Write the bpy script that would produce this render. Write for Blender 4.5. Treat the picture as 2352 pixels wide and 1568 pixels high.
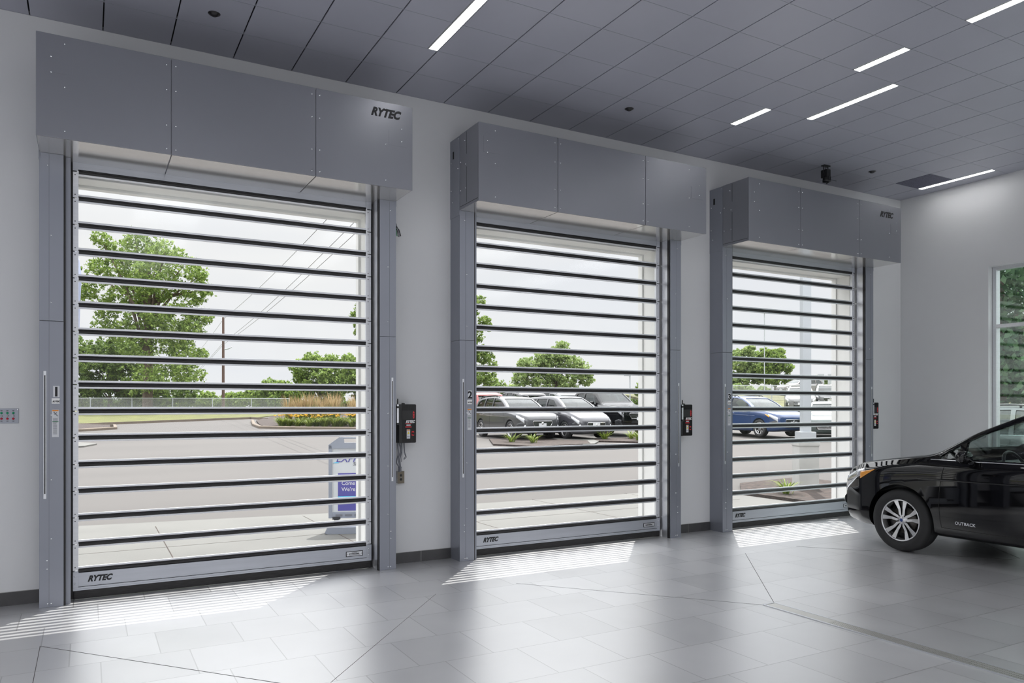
import bpy, bmesh, math, random
import numpy as np
from mathutils import Vector, Matrix
random.seed(7); rng = np.random.default_rng(11)
for o in list(bpy.data.objects): bpy.data.objects.remove(o)
C = bpy.context.scene.collection
PI = math.pi

# ------------------------------------------------------------------ camera, sky, sun, exposure
TH = 0.5108                      # yaw of the camera to the right of the wall normal
H = 1.6515                       # camera height
CEIL = 4.917
cd = bpy.data.cameras.new('camera'); cam = bpy.data.objects.new('camera', cd); C.objects.link(cam)
cam.location = (0, -7.5, H); cam.rotation_euler = (PI/2, 0, -TH)
cd.sensor_width = 36; cd.lens = 1739.27/2352*36; cd.shift_y = 0.06265; cd.clip_end = 2000; cd.clip_start = .05
bpy.context.scene.camera = cam
vs = bpy.context.scene.view_settings
vs.view_transform = 'Standard'; vs.look = 'None'; vs.gamma = 1; vs.exposure = 0.0
try: vs.use_curve_mapping = False
except Exception: pass
SKY_HORIZON, SKY_ZENITH = 0.93, 4.6
SUN = 6.8; LAMP = 15.0; FILL_PANEL = 3.1
w = bpy.data.worlds.new('overcast_sky'); bpy.context.scene.world = w; w.use_nodes = True
nt = w.node_tree; nt.nodes.clear(); N = nt.nodes.new; L = nt.links.new
out = N('ShaderNodeOutputWorld'); bg = N('ShaderNodeBackground'); tc = N('ShaderNodeTexCoord'); sp = N('ShaderNodeSeparateXYZ')
L(tc.outputs['Generated'], sp.inputs[0])
mr = N('ShaderNodeMapRange'); mr.inputs['From Min'].default_value = 0; mr.inputs['From Max'].default_value = 1
mr.inputs['To Min'].default_value = SKY_HORIZON; mr.inputs['To Max'].default_value = SKY_ZENITH
mr.interpolation_type = 'SMOOTHSTEP'; mr.inputs['From Min'].default_value = .20; mr.inputs['From Max'].default_value = .62; L(sp.outputs['Z'], mr.inputs['Value'])
mp = N('ShaderNodeMapping'); mp.inputs['Scale'].default_value = (1, 1, 4.5); L(tc.outputs['Generated'], mp.inputs[0])
no = N('ShaderNodeTexNoise'); no.inputs['Scale'].default_value = 2.2; no.inputs['Detail'].default_value = 5; L(mp.outputs[0], no.inputs[0])
cr = N('ShaderNodeValToRGB'); cr.color_ramp.elements[0].position = .35; cr.color_ramp.elements[0].color = (.91, .93, .97, 1)
cr.color_ramp.elements[1].position = .62; cr.color_ramp.elements[1].color = (1.0, 1.0, 1.0, 1)
L(no.outputs[0], cr.inputs[0]); L(cr.outputs[0], bg.inputs[0]); L(mr.outputs[0], bg.inputs[1]); L(bg.outputs[0], out.inputs[0])
sd = bpy.data.lights.new('sun', 'SUN'); sd.energy = SUN; sd.angle = math.radians(.35); sd.color = (1, .97, .92)
sun = bpy.data.objects.new('sun', sd); C.objects.link(sun)
sun.rotation_euler = Vector((.351, .39, 1)).to_track_quat('Z', 'Y').to_euler(); sun.location = (10, 12, 30)

# ------------------------------------------------------------------ materials
def mat(name, col, rough=.5, metal=0, spec=.5, ior=None, var=0, vscale=4, emit=None, estr=0, bump=0, bscale=40, coat=0, stretch=None):
    m = bpy.data.materials.new(name); m.use_nodes = True; t = m.node_tree; b = t.nodes['Principled BSDF']
    b.inputs['Base Color'].default_value = (*col, 1); b.inputs['Roughness'].default_value = rough
    b.inputs['Metallic'].default_value = metal; b.inputs['Specular IOR Level'].default_value = spec
    if ior: b.inputs['IOR'].default_value = ior
    if coat: b.inputs['Coat Weight'].default_value = coat; b.inputs['Coat Roughness'].default_value = .03
    if emit: b.inputs['Emission Color'].default_value = (*emit, 1); b.inputs['Emission Strength'].default_value = estr
    if var or bump:
        tc = t.nodes.new('ShaderNodeTexCoord'); src = tc.outputs['Object']
        if stretch:
            mp = t.nodes.new('ShaderNodeMapping'); mp.inputs['Scale'].default_value = stretch; t.links.new(src, mp.inputs[0]); src = mp.outputs[0]
    if var:
        n = t.nodes.new('ShaderNodeTexNoise'); n.inputs['Scale'].default_value = vscale; n.inputs['Detail'].default_value = 6
        t.links.new(src, n.inputs[0])
        r = t.nodes.new('ShaderNodeMapRange'); r.inputs['From Min'].default_value = .3; r.inputs['From Max'].default_value = .7
        r.inputs['To Min'].default_value = 1-var; r.inputs['To Max'].default_value = 1+var; t.links.new(n.outputs[0], r.inputs[0])
        x = t.nodes.new('ShaderNodeVectorMath'); x.operation = 'SCALE'; x.inputs[0].default_value = col
        t.links.new(r.outputs[0], x.inputs['Scale']); t.links.new(x.outputs[0], b.inputs['Base Color'])
    if bump:
        n2 = t.nodes.new('ShaderNodeTexNoise'); n2.inputs['Scale'].default_value = bscale; n2.inputs['Detail'].default_value = 4
        t.links.new(src, n2.inputs[0]); bp = t.nodes.new('ShaderNodeBump'); bp.inputs['Strength'].default_value = bump
        bp.inputs['Distance'].default_value = .02
        t.links.new(n2.outputs[0], bp.inputs['Height']); t.links.new(bp.outputs[0], b.inputs['Normal'])
    return m
def srgb(r, g, b):
    f = lambda c: (c/255/12.92) if c/255 <= .04045 else ((c/255+.055)/1.055)**2.4
    return (f(r), f(g), f(b))
M = {}
M['wall'] = mat('wall_paint', (.645, .65, .662), .55, var=.02, vscale=.8, bump=.03, bscale=120)
M['jamb'] = mat('jamb_paint', (.78, .775, .75), .5, var=.02)
M['base'] = mat('baseboard_tile', (.055, .054, .056), .35, var=.12, vscale=9)
M['grout'] = mat('pale_grout', (.42, .41, .4), .8)
M['steel'] = mat('grey_powder_coat', (.30, .315, .36), .30, .55, var=.03, vscale=1.3)
M['steel2'] = mat('grey_post_coat', (.27, .283, .325), .34, .45, var=.03, vscale=1.3)
M['hood'] = mat('grey_hood_coat', (.245, .25, .28), .36, .45, var=.03, vscale=1)
M['under'] = mat('hood_underside_coat', (.62, .61, .60), .16, .75, var=.02)
M['alu'] = mat('brushed_aluminium', (.70, .71, .74), .32, .75, var=.04, vscale=3, stretch=(1, 20, 20))
M['alu_bar'] = mat('anodised_bar', (.46, .48, .53), .34, .6, var=.04, vscale=3, stretch=(1, 20, 20))
M['rubber'] = mat('black_rubber', (.012, .011, .012), .38, var=.2, vscale=20)
M['rubber_worn'] = mat('worn_black_rubber', (.016, .015, .016), .6, var=.6, vscale=14, stretch=(1, 1, 8))
M['black'] = mat('black_enamel', (.01, .01, .011), .4)
M['screw'] = mat('zinc_screw', (.75, .76, .78), .25, .9)
M['dark'] = mat('dark_void', (.01, .01, .01), .9)
M['ink'] = mat('black_ink', (.008, .008, .01), .6)
M['white'] = mat('white_plastic', (.8, .8, .8), .45)
M['label'] = mat('label_film', (.62, .63, .66), .45)
M['orange'] = mat('orange_print', (.75, .26, .03), .5)
M['yellow'] = mat('yellow_print', (.8, .62, .05), .5)
M['red'] = mat('red_print', (.6, .02, .03), .4)
M['greenled'] = mat('green_lens', (.0, .3, .12), .2)
M['redled'] = mat('red_lens', (.45, .0, .02), .2)
M['green_board'] = mat('green_board', (.03, .2, .09), .5)
M['stainless'] = mat('stainless_plate', (.58, .57, .54), .34, .8, var=.05)
M['bronze'] = mat('dark_bronze_plate', (.16, .14, .11), .4, .6)
M['cable'] = mat('grey_cable', (.16, .165, .19), .5)
M['ceil'] = mat('ceiling_panel_metal', (.40, .405, .47), .38, .15, var=.03, vscale=1.2)
M['grid'] = mat('ceiling_grid_dark', (.012, .012, .016), .6)
M['tbar'] = mat('ceiling_tee', (.33, .34, .39), .35, .3)
M['vent'] = mat('perforated_panel', (.10, .10, .15), .6, var=.4, vscale=90)
M['diff'] = mat('light_diffuser', (1, 1, 1), .5, emit=(1, .99, .98), estr=LAMP)
M['fill_panel'] = mat('fill_panel_glow', (1, 1, 1), .5, emit=(.96, .98, 1), estr=FILL_PANEL)  # glow of the unseen panels added as room fill
M['concrete'] = mat('pale_concrete', (0.0936, 0.09251, 0.08533), .8, var=.10, vscale=1.1, bump=.1)
M['concrete2'] = mat('curb_concrete', (0.1264, 0.1006, 0.07722), .85, var=.15, vscale=2)
M['pedestal'] = mat('pedestal_concrete', (0.4, 0.4, 0.384), .85, var=.1, vscale=3)
M['asphalt'] = mat('grey_asphalt', (0.05803, 0.05279, 0.04942), .85, var=.12, vscale=.35, stretch=(.25, 1, 1))
M['mulch'] = mat('brown_mulch', (0.03468, 0.02366, 0.01958), .95, var=.65, vscale=11, bump=1.0, bscale=18)
M['grass'] = mat('mown_grass', (0.07387, 0.07752, 0.01368), .9, var=.35, vscale=1.2, bump=.5, bscale=25)
M['meadow'] = mat('dry_meadow', (0.084, 0.084, 0.027), .9, var=.4, vscale=.5, bump=.5, bscale=20)
M['pole'] = mat('galvanised_pole', (0.4, 0.424, 0.448), .5, .3, var=.03)
M['wood'] = mat('weathered_wood', (.10, .06, .05), .85, var=.25, vscale=6, stretch=(1, 1, .1))
M['bark'] = mat('tree_bark', (.11, .08, .06), .9, var=.3, vscale=5)
M['tyre'] = mat('tyre_rubber', (.018, .018, .019), .75, var=.1, vscale=20)
M['rimsil'] = mat('machined_alloy', (.62, .62, .63), .22, .85)
M['rimdark'] = mat('black_alloy', (.015, .015, .016), .3)
M['plastic'] = mat('black_cladding', (.022, .023, .026), .5, bump=.05, bscale=200)
M['interior'] = mat('grey_upholstery', (.10, .10, .10), .8)
M['headliner'] = mat('pale_headliner', (.42, .41, .39), .8)
M['chrome'] = mat('chrome', (.75, .76, .78), .08, 1)
M['lamp'] = mat('headlamp_lens', (.55, .57, .60), .08, .5, coat=1)
M['amber'] = mat('amber_lens', (.85, .33, .02), .15, coat=1)
M['tail'] = mat('tail_lens', (.5, .02, .03), .15, coat=1)
M['navy'] = mat('sign_violet_panel', (0.088, 0.08, 0.336), .5)
M['signgrey'] = mat('sign_frame_grey', (0.264, 0.288, 0.344), .5)
M['signwhite'] = mat('sign_white_panel', (0.592, 0.616, 0.64), .5)
M['cyan'] = mat('cyan_print', (.12, .55, .8), .5)
M['pylon'] = mat('pylon_panel', (0.288, 0.32, 0.44), .4)
M['brick'] = mat('far_wall', (.5, .5, .48), .8)
def paint(name, col): return mat(name, tuple(c*.55 for c in col), .3, .15, coat=.7)
M['p_black'] = mat('gloss_black_paint', (.003, .003, .004), .2, 0, spec=.0, coat=1.0)
M['p_black'].node_tree.nodes['Principled BSDF'].inputs['Coat IOR'].default_value = 1.5
M['p_grey'] = paint('dark_grey_paint', (.06, .062, .07)); M['p_graph'] = paint('graphite_paint', (.085, .085, .10))
M['p_blue'] = paint('blue_paint', (.03, .075, .22)); M['p_red'] = paint('red_paint', (.35, .03, .03))
M['p_silver'] = paint('silver_paint', (.26, .27, .28)); M['p_white'] = paint('white_paint', (.29, .295, .30))
M['p_green'] = paint('grey_green_paint', (.09, .125, .12)); M['p_dark'] = paint('dark_plum_paint', (.05, .045, .05))
M['p_brown'] = paint('taupe_paint', (.2, .18, .17))

def pane_mat(name, tint, f0=.04, gain=1.0, rough=0.0):
    m = bpy.data.materials.new(name); m.use_nodes = True; t = m.node_tree; t.nodes.clear()
    o = t.nodes.new('ShaderNodeOutputMaterial'); mx = t.nodes.new('ShaderNodeMixShader'); tr = t.nodes.new('ShaderNodeBsdfTransparent')
    gl = t.nodes.new('ShaderNodeBsdfGlossy'); ge = t.nodes.new('ShaderNodeNewGeometry'); dt = t.nodes.new('ShaderNodeVectorMath'); dt.operation = 'DOT_PRODUCT'
    t.links.new(ge.outputs['Incoming'], dt.inputs[0]); t.links.new(ge.outputs['Normal'], dt.inputs[1])
    prev = dt.outputs['Value']
    for op, args in (('ABSOLUTE', ()), ('SUBTRACT', (1.0, None)), ('POWER', (None, 5.0)), ('MULTIPLY', (None, (1-f0)*gain)), ('ADD', (None, f0*gain))):
        n = t.nodes.new('ShaderNodeMath'); n.operation = op; n.use_clamp = True
        if not args: t.links.new(prev, n.inputs[0])
        else:
            for i, v in enumerate(args):
                if v is None: t.links.new(prev, n.inputs[i])
                else: n.inputs[i].default_value = v
        prev = n.outputs[0]
    tr.inputs[0].default_value = (*tint, 1); gl.inputs['Roughness'].default_value = rough
    t.links.new(prev, mx.inputs[0]); t.links.new(tr.outputs[0], mx.inputs[1]); t.links.new(gl.outputs[0], mx.inputs[2]); t.links.new(mx.outputs[0], o.inputs[0])
    return m
M['pane'] = pane_mat('clear_polycarbonate', (.985, .99, .99), .035, .4, .07)
M['glass'] = pane_mat('window_glass', (.89, .95, .93), .07)
M['carglass'] = pane_mat('car_glass', (.90, .94, .93), .05)
M['carglass_dark'] = pane_mat('tinted_car_glass', (.5, .54, .54), .06)

def chain_mat():
    m = bpy.data.materials.new('chain_link'); m.use_nodes = True; t = m.node_tree; t.nodes.clear()
    o = t.nodes.new('ShaderNodeOutputMaterial'); mx = t.nodes.new('ShaderNodeMixShader'); tr = t.nodes.new('ShaderNodeBsdfTransparent')
    d = t.nodes.new('ShaderNodeBsdfDiffuse'); d.inputs[0].default_value = (.45, .46, .46, 1)
    tc = t.nodes.new('ShaderNodeTexCoord'); vals = []
    for s in (1, -1):
        mp = t.nodes.new('ShaderNodeMapping'); mp.inputs['Rotation'].default_value = (0, s*PI/4, 0); t.links.new(tc.outputs['Object'], mp.inputs[0])
        wv = t.nodes.new('ShaderNodeTexWave'); wv.inputs['Scale'].default_value = 6; t.links.new(mp.outputs[0], wv.inputs[0])
        g = t.nodes.new('ShaderNodeMath'); g.operation = 'GREATER_THAN'; g.inputs[1].default_value = .965; t.links.new(wv.outputs['Fac'], g.inputs[0]); vals.append(g)
    mxm = t.nodes.new('ShaderNodeMath'); mxm.operation = 'MAXIMUM'; t.links.new(vals[0].outputs[0], mxm.inputs[0]); t.links.new(vals[1].outputs[0], mxm.inputs[1])
    t.links.new(mxm.outputs[0], mx.inputs[0]); t.links.new(tr.outputs[0], mx.inputs[1]); t.links.new(d.outputs[0], mx.inputs[2]); t.links.new(mx.outputs[0], o.inputs[0])
    return m
M['chain'] = chain_mat()

def leaf_mat(name, c1, c2):
    m = bpy.data.materials.new(name); m.use_nodes = True; t = m.node_tree; b = t.nodes['Principled BSDF']; o = t.nodes['Material Output']
    b.inputs['Roughness'].default_value = .55; b.inputs['Specular IOR Level'].default_value = .3
    g = t.nodes.new('ShaderNodeNewGeometry'); r = t.nodes.new('ShaderNodeValToRGB')
    r.color_ramp.elements[0].color = (*c1, 1); r.color_ramp.elements[1].color = (*c2, 1)
    t.links.new(g.outputs['Random Per Island'], r.inputs[0]); t.links.new(r.outputs[0], b.inputs['Base Color'])
    tl = t.nodes.new('ShaderNodeBsdfTranslucent'); t.links.new(r.outputs[0], tl.inputs[0])
    mx = t.nodes.new('ShaderNodeMixShader'); mx.inputs[0].default_value = .35
    t.links.new(b.outputs[0], mx.inputs[1]); t.links.new(tl.outputs[0], mx.inputs[2]); t.links.new(mx.outputs[0], o.inputs[0])
    return m
M['leaf'] = leaf_mat('leaf_mid_green', (0.09013, 0.1555, 0.0324), (0.2913, 0.3888, 0.0936))
M['leaf_dark'] = leaf_mat('leaf_dark_green', (0.05548, 0.1011, 0.0216), (0.1803, 0.2566, 0.0576))
M['leaf_pale'] = leaf_mat('leaf_pale_green', (0.1387, 0.2177, 0.0648), (0.3468, 0.4277, 0.1584))
M['leaf_pine'] = leaf_mat('leaf_evergreen', (.03, .07, .035), (.10, .17, .08))
M['blade'] = leaf_mat('grass_blade', (0.072, 0.12, 0.018), (0.216, 0.264, 0.048))
M['plume'] = leaf_mat('dry_plume', (0.24, 0.168, 0.078), (0.36, 0.27, 0.144))
M['petal'] = leaf_mat('orange_petal', (0.51, 0.216, 0.012), (0.57, 0.36, 0.018))

def floor_mat():
    m = bpy.data.materials.new('porcelain_floor_tile'); m.use_nodes = True; t = m.node_tree; b = t.nodes['Principled BSDF']
    nn = t.nodes.new; ln = t.links.new
    def math_(op, a, bb=None, c=None):
        n = nn('ShaderNodeMath'); n.operation = op
        for i, v in enumerate((a, bb, c)):
            if v is None: continue
            if isinstance(v, (int, float)): n.inputs[i].default_value = v
            else: ln(v, n.inputs[i])
        return n.outputs[0]
    tc = nn('ShaderNodeTexCoord'); s = nn('ShaderNodeSeparateXYZ'); ln(tc.outputs['Object'], s.inputs[0])
    v = math_('DIVIDE', math_('ADD', s.outputs['Y'], .345), -.535)
    row = math_('FLOOR', v); fv = math_('FRACT', v)
    u = math_('SUBTRACT', math_('DIVIDE', math_('SUBTRACT', s.outputs['X'], .25), .53), math_('DIVIDE', math_('SUBTRACT', row, 1), 3.0))
    col = math_('FLOOR', u); fu = math_('FRACT', u)
    eu = math_('MINIMUM', fu, math_('SUBTRACT', 1, fu)); ev = math_('MINIMUM', fv, math_('SUBTRACT', 1, fv))
    e = math_('MINIMUM', eu, ev); gl = math_('LESS_THAN', e, .0068)
    cb = nn('ShaderNodeCombineXYZ'); ln(row, cb.inputs[0]); ln(col, cb.inputs[1])
    wn = nn('ShaderNodeTexWhiteNoise'); wn.noise_dimensions = '2D'; ln(cb.outputs[0], wn.inputs['Vector'])
    n1 = nn('ShaderNodeTexNoise'); n1.inputs['Scale'].default_value = 2.6; n1.inputs['Detail'].default_value = 4; n1.inputs['Roughness'].default_value = .5; ln(tc.outputs['Object'], n1.inputs[0])
    n2 = nn('ShaderNodeTexNoise'); n2.inputs['Scale'].default_value = .55; n2.inputs['Detail'].default_value = 3; ln(tc.outputs['Object'], n2.inputs[0])
    tone = math_('ADD', math_('MULTIPLY', wn.outputs['Value'], .36), math_('ADD', math_('MULTIPLY', n1.outputs[0], .45), math_('MULTIPLY', n2.outputs[0], .25)))
    r = nn('ShaderNodeMixRGB'); r.inputs[1].default_value = (.25, .248, .255, 1); r.inputs[2].default_value = (.57, .565, .575, 1); ln(tone, r.inputs[0])
    mx = nn('ShaderNodeMixRGB'); ln(gl, mx.inputs[0]); ln(r.outputs[0], mx.inputs[1]); mx.inputs[2].default_value = (.09, .085, .085, 1)
    ln(mx.outputs[0], b.inputs['Base Color'])
    rg = math_('ADD', math_('MULTIPLY', n1.outputs[0], .07), math_('MULTIPLY', wn.outputs['Value'], .03))
    ln(math_('ADD', rg, .272), b.inputs['Roughness'])
    b.inputs['IOR'].default_value = 5.5; b.inputs['Specular IOR Level'].default_value = .6
    bp = nn('ShaderNodeBump'); bp.inputs['Strength'].default_value = .35; bp.inputs['Distance'].default_value = .004
    ln(math_('SUBTRACT', 1, gl), bp.inputs['Height']); ln(bp.outputs[0], b.inputs['Normal'])
    return m
M['floor'] = floor_mat()

# ------------------------------------------------------------------ mesh helpers
class MB:
    def __init__(s): s.v = []; s.f = []; s.m = []; s.sm = []
    def add(s, vs, fs, mi=0, smooth=False):
        k = len(s.v); s.v += [tuple(v) for v in vs]; s.f += [tuple(i+k for i in f) for f in fs]; s.m += [mi]*len(fs); s.sm += [smooth]*len(fs); return s
    def box(s, x0, x1, y0, y1, z0, z1, mi=0, b=0):
        if x0 > x1: x0, x1 = x1, x0
        if y0 > y1: y0, y1 = y1, y0
        if b <= 0:
            return s.add([(x, y, z) for x in (x0, x1) for y in (y0, y1) for z in (z0, z1)],
                         [(0, 1, 3, 2), (4, 6, 7, 5), (0, 4, 5, 1), (2, 3, 7, 6), (0, 2, 6, 4), (1, 5, 7, 3)], mi)
        bm = bmesh.new(); bmesh.ops.create_cube(bm, size=1)
        for v in bm.verts: v.co = Vector(((x0+x1)/2+v.co.x*(x1-x0), (y0+y1)/2+v.co.y*(y1-y0), (z0+z1)/2+v.co.z*(z1-z0)))
        bmesh.ops.bevel(bm, geom=bm.edges[:], offset=b, segments=2, affect='EDGES', profile=.7)
        bm.verts.index_update()
        s.add([v.co for v in bm.verts], [[v.index for v in f.verts] for f in bm.faces], mi); bm.free(); return s
    def tube(s, pts, r, n=10, mi=0, cap=True, smooth=True):
        pts = [Vector(p) for p in pts]; rs = r if isinstance(r, (list, tuple)) else [r]*len(pts)
        vs = []; prev = None
        for i, p in enumerate(pts):
            d = (pts[min(i+1, len(pts)-1)]-pts[max(i-1, 0)]).normalized()
            if prev is None:
                a = Vector((0, 0, 1)) if abs(d.z) < .9 else Vector((1, 0, 0)); u = d.cross(a).normalized()
            else: u = (prev-d*prev.dot(d)).normalized()
            prev = u; q = d.cross(u)
            vs += [p+(u*math.cos(2*PI*k/n)+q*math.sin(2*PI*k/n))*rs[i] for k in range(n)]
        fs = [(i*n+k, i*n+(k+1) % n, (i+1)*n+(k+1) % n, (i+1)*n+k) for i in range(len(pts)-1) for k in range(n)]
        s.add(vs, fs, mi, smooth)
        if cap: s.add(vs[:n], [tuple(range(n))[::-1]], mi); s.add(vs[-n:], [tuple(range(n))], mi)
        return s
    def cyl(s, c, axis, r, h, n=16, mi=0):
        a = Vector(axis).normalized()*h/2; c = Vector(c); return s.tube([c-a, c+a], r, n, mi)
    def lathe(s, prof, n=32, mi=0, c=(0, 0, 0), axis='Z', smooth=True, closed=False):
        vs = []
        for r, h in prof:
            for k in range(n):
                a = 2*PI*k/n; x, y = r*math.cos(a), r*math.sin(a)
                p = (x, y, h) if axis == 'Z' else ((x, h, y) if axis == 'Y' else (h, x, y))
                vs.append((p[0]+c[0], p[1]+c[1], p[2]+c[2]))
        P = len(prof); rngp = range(P if closed else P-1)
        fs = [(i*n+k, i*n+(k+1) % n, ((i+1) % P)*n+(k+1) % n, ((i+1) % P)*n+k) for i in rngp for k in range(n)]
        return s.add(vs, fs, mi, smooth)
    def prism(s, poly, a0, a1, plane='XZ', mi=0):
        n = len(poly); f = {'XZ': lambda p, a: (p[0], a, p[1]), 'XY': lambda p, a: (p[0], p[1], a), 'YZ': lambda p, a: (a, p[0], p[1])}[plane]
        vs = [f(p, a0) for p in poly]+[f(p, a1) for p in poly]
        return s.add(vs, [tuple(range(n)), tuple(range(2*n-1, n-1, -1))]+[(i, (i+1) % n+0, (i+1) % n+n, i+n) for i in range(n)], mi)
    def mesh(s, name, recalc=True):
        me = bpy.data.meshes.new(name); me.from_pydata(s.v, [], s.f)
        me.polygons.foreach_set('material_index', s.m); me.polygons.foreach_set('use_smooth', s.sm); me.update()
        if recalc:
            bm = bmesh.new(); bm.from_mesh(me); bmesh.ops.recalc_face_normals(bm, faces=bm.faces[:]); bm.to_mesh(me); bm.free()
        return me
    def build(s, name, m, parent=None, loc=(0, 0, 0), rotz=0):
        return obj(name, s.mesh(name), m, parent, loc, rotz)
def obj(name, me, m, parent=None, loc=(0, 0, 0), rotz=0):
    if not me.materials:
        for x in (m if isinstance(m, (list, tuple)) else [m]): me.materials.append(x)
    o = bpy.data.objects.new(name, me); C.objects.link(o); o.parent = parent; o.location = loc; o.rotation_euler = (0, 0, rotz); return o
def tag(o, label=None, cat=None, group=None, kind=None):
    if label: o['label'] = label
    if cat: o['category'] = cat
    if group: o['group'] = group
    if kind: o['kind'] = kind
    return o
def empty(name, loc=(0, 0, 0), rotz=0):
    o = bpy.data.objects.new(name, None); C.objects.link(o); o.location = loc; o.rotation_euler = (0, 0, rotz); o.empty_display_size = .2; return o
def copy_tree(o, parent=None):
    c = o.copy(); C.objects.link(c); c.parent = parent
    for ch in [x for x in o.children]: copy_tree(ch, c)
    return c
def struct(o): o['kind'] = 'structure'; return o
def text_mesh(name, s, size, depth=.002, shear=0, bold=0, align='LEFT', space=1.0):
    cu = bpy.data.curves.new(name, 'FONT'); cu.body = s; cu.size = size; cu.extrude = depth/2; cu.shear = shear; cu.offset = bold
    cu.align_x = align; cu.space_character = space; cu.resolution_u = 3
    o = bpy.data.objects.new(name, cu); C.objects.link(o)
    me = bpy.data.meshes.new_from_object(o.evaluated_get(bpy.context.evaluated_depsgraph_get()))
    bpy.data.objects.remove(o); me.name = name
    me.transform(Matrix.Rotation(PI/2, 4, 'X'))      # stands up, reads from -Y
    me.materials.clear()
    return me

# ------------------------------------------------------------------ terrain outside: level apron, then a gentle rise away from the building
SV, CV = math.sin(TH), math.cos(TH)
def s_of(x, y): return x*SV+(y+7.5)*CV
def T(x, y): return float(np.interp(s_of(x, y), [14, 28, 60], [0, .32, 1.0]))
def ground(name, pts, lift, m, thick=.08, extra=None, cuts=(14, 28, 60), parent=None):
    bm = bmesh.new(); vs = [bm.verts.new((x, y, 0)) for x, y in pts]; bm.faces.new(vs)
    for sc in cuts:
        bmesh.ops.bisect_plane(bm, geom=bm.verts[:]+bm.edges[:]+bm.faces[:], plane_co=(0+SV*sc, -7.5+CV*sc, 0), plane_no=(SV, CV, 0))
    for v in bm.verts: v.co.z = (extra or T)(v.co.x, v.co.y)+lift
    bmesh.ops.recalc_face_normals(bm, faces=bm.faces[:])
    if bm.faces[0].normal.z < 0: bmesh.ops.reverse_faces(bm, faces=bm.faces[:])
    r = bmesh.ops.extrude_face_region(bm, geom=bm.faces[:])
    for v in [g for g in r['geom'] if isinstance(g, bmesh.types.BMVert)]: v.co.z -= thick
    bmesh.ops.recalc_face_normals(bm, faces=bm.faces[:])
    me = bpy.data.meshes.new(name); bm.to_mesh(me); bm.free(); return obj(name, me, m, parent)
def curb(name, pts, m=None, wd=.16, h=.13, parent=None):
    b = MB()
    P2 = []
    for i in range(len(pts)-1):
        a, c = Vector(pts[i]), Vector(pts[i+1]); n = max(1, int((c-a).length/2))
        P2 += [a.lerp(c, k/n) for k in range(n)]
    P2.append(Vector(pts[-1]))
    vs = []
    for i, p in enumerate(P2):
        d = (P2[min(i+1, len(P2)-1)]-P2[max(i-1, 0)]).normalized(); nrm = Vector((-d.y, d.x)); z = T(p.x, p.y)
        for o_, zz in ((-wd, -.05), (-wd, h-.03), (-wd+.04, h), (0, h), (0, -.05)):
            q = p+nrm*o_; vs.append((q.x, q.y, z+zz))
    n = 5
    b.add(vs, [(i*n+k, i*n+(k+1) % n, (i+1)*n+(k+1) % n, (i+1)*n+k) for i in range(len(P2)-1) for k in range(n)])
    b.add(vs[:n], [tuple(range(n))]); b.add(vs[-n:], [tuple(range(n))])
    return b.build(name, m or M['concrete2'], parent)

# ------------------------------------------------------------------ the room
DX = [-.345, 3.437, 7.219]; DW = 3.07            # left edges and width of the three door units
OPX0, OPX1, OPZ = .2, 2.86, 3.62                  # the opening in the wall behind each unit
WT = .28; RX = 11.3; LX = -7.0; BY = -15.0
b = MB(); b.box(LX, RX+.3, BY, .28, -.12, 0); floor = struct(b.build('floor', M['floor']))
b = MB()
xs = [LX-.3]+[v for d in DX for v in (d+OPX0, d+OPX1)]+[RX+.5]
for i in range(0, len(xs), 2): b.box(xs[i], xs[i+1], 0, WT, 0, CEIL+.3)
for d in DX: b.box(d+OPX0, d+OPX1, 0, WT, OPZ, CEIL+.3)
struct(b.build('wall_front', M['wall']))
for i, d in enumerate(DX):                        # white trim around the outer edge of each opening
    b = MB(); t_ = .035
    b.box(d+OPX0-.1, d+OPX0+t_, WT-.05, WT+.03, 0, OPZ+.1, b=.004); b.box(d+OPX1-t_, d+OPX1+.1, WT-.05, WT+.03, 0, OPZ+.1, b=.004)
    b.box(d+OPX0+t_, d+OPX1-t_, WT-.05, WT+.03, OPZ-t_, OPZ+.1, b=.004)
    struct(b.build('trim_%d' % (i+1), M['jamb']))
    b = MB()
    b.box(d+OPX1-.012, d+OPX1+.002, .002, WT-.052, 0, OPZ); b.box(d+OPX0-.002, d+OPX0+.012, .002, WT-.052, 0, OPZ); b.box(d+OPX0, d+OPX1, .002, WT-.052, OPZ-.012, OPZ+.002)
    struct(b.build('trim_%d' % (i+4), M['jamb']))
# right wall with a tall storefront window
WY1, WY0, WZ0, WZ1 = -1.348, -6.6, .12, 3.651
b = MB()
b.box(RX, RX+.3, WY1, 0, 0, CEIL+.3); b.box(RX, RX+.3, BY, WY0, 0, CEIL+.3); b.box(RX, RX+.3, WY0, WY1, WZ1, CEIL+.3); b.box(RX, RX+.3, WY0, WY1, 0, WZ0)
struct(b.build('wall_right', M['wall']))
b = MB(); fx0, fx1 = RX+.10, RX+.2; bars_y = [WY1-.005, -2.95, -4.5, WY0+.055]
for y in bars_y: b.box(fx0, fx1, y-.05, y, WZ0, WZ1, b=.003)
for z in (WZ0, 2.77, WZ1-.05):
    for a, c in zip(bars_y[:-1], bars_y[1:]): b.box(fx0, fx1, c, a-.05, z, z+.05, b=.003)
win = struct(b.build('window_1', M['alu']))
for a, c in zip(bars_y[:-1], bars_y[1:]):
    for z0, z1 in ((WZ0+.05, 2.77), (2.82, WZ1-.05)):
        p = MB(); p.box(fx0+.04, fx0+.05, c+.002, a-.052, z0, z1); p.build('window_pane', M['glass'], win)
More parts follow.
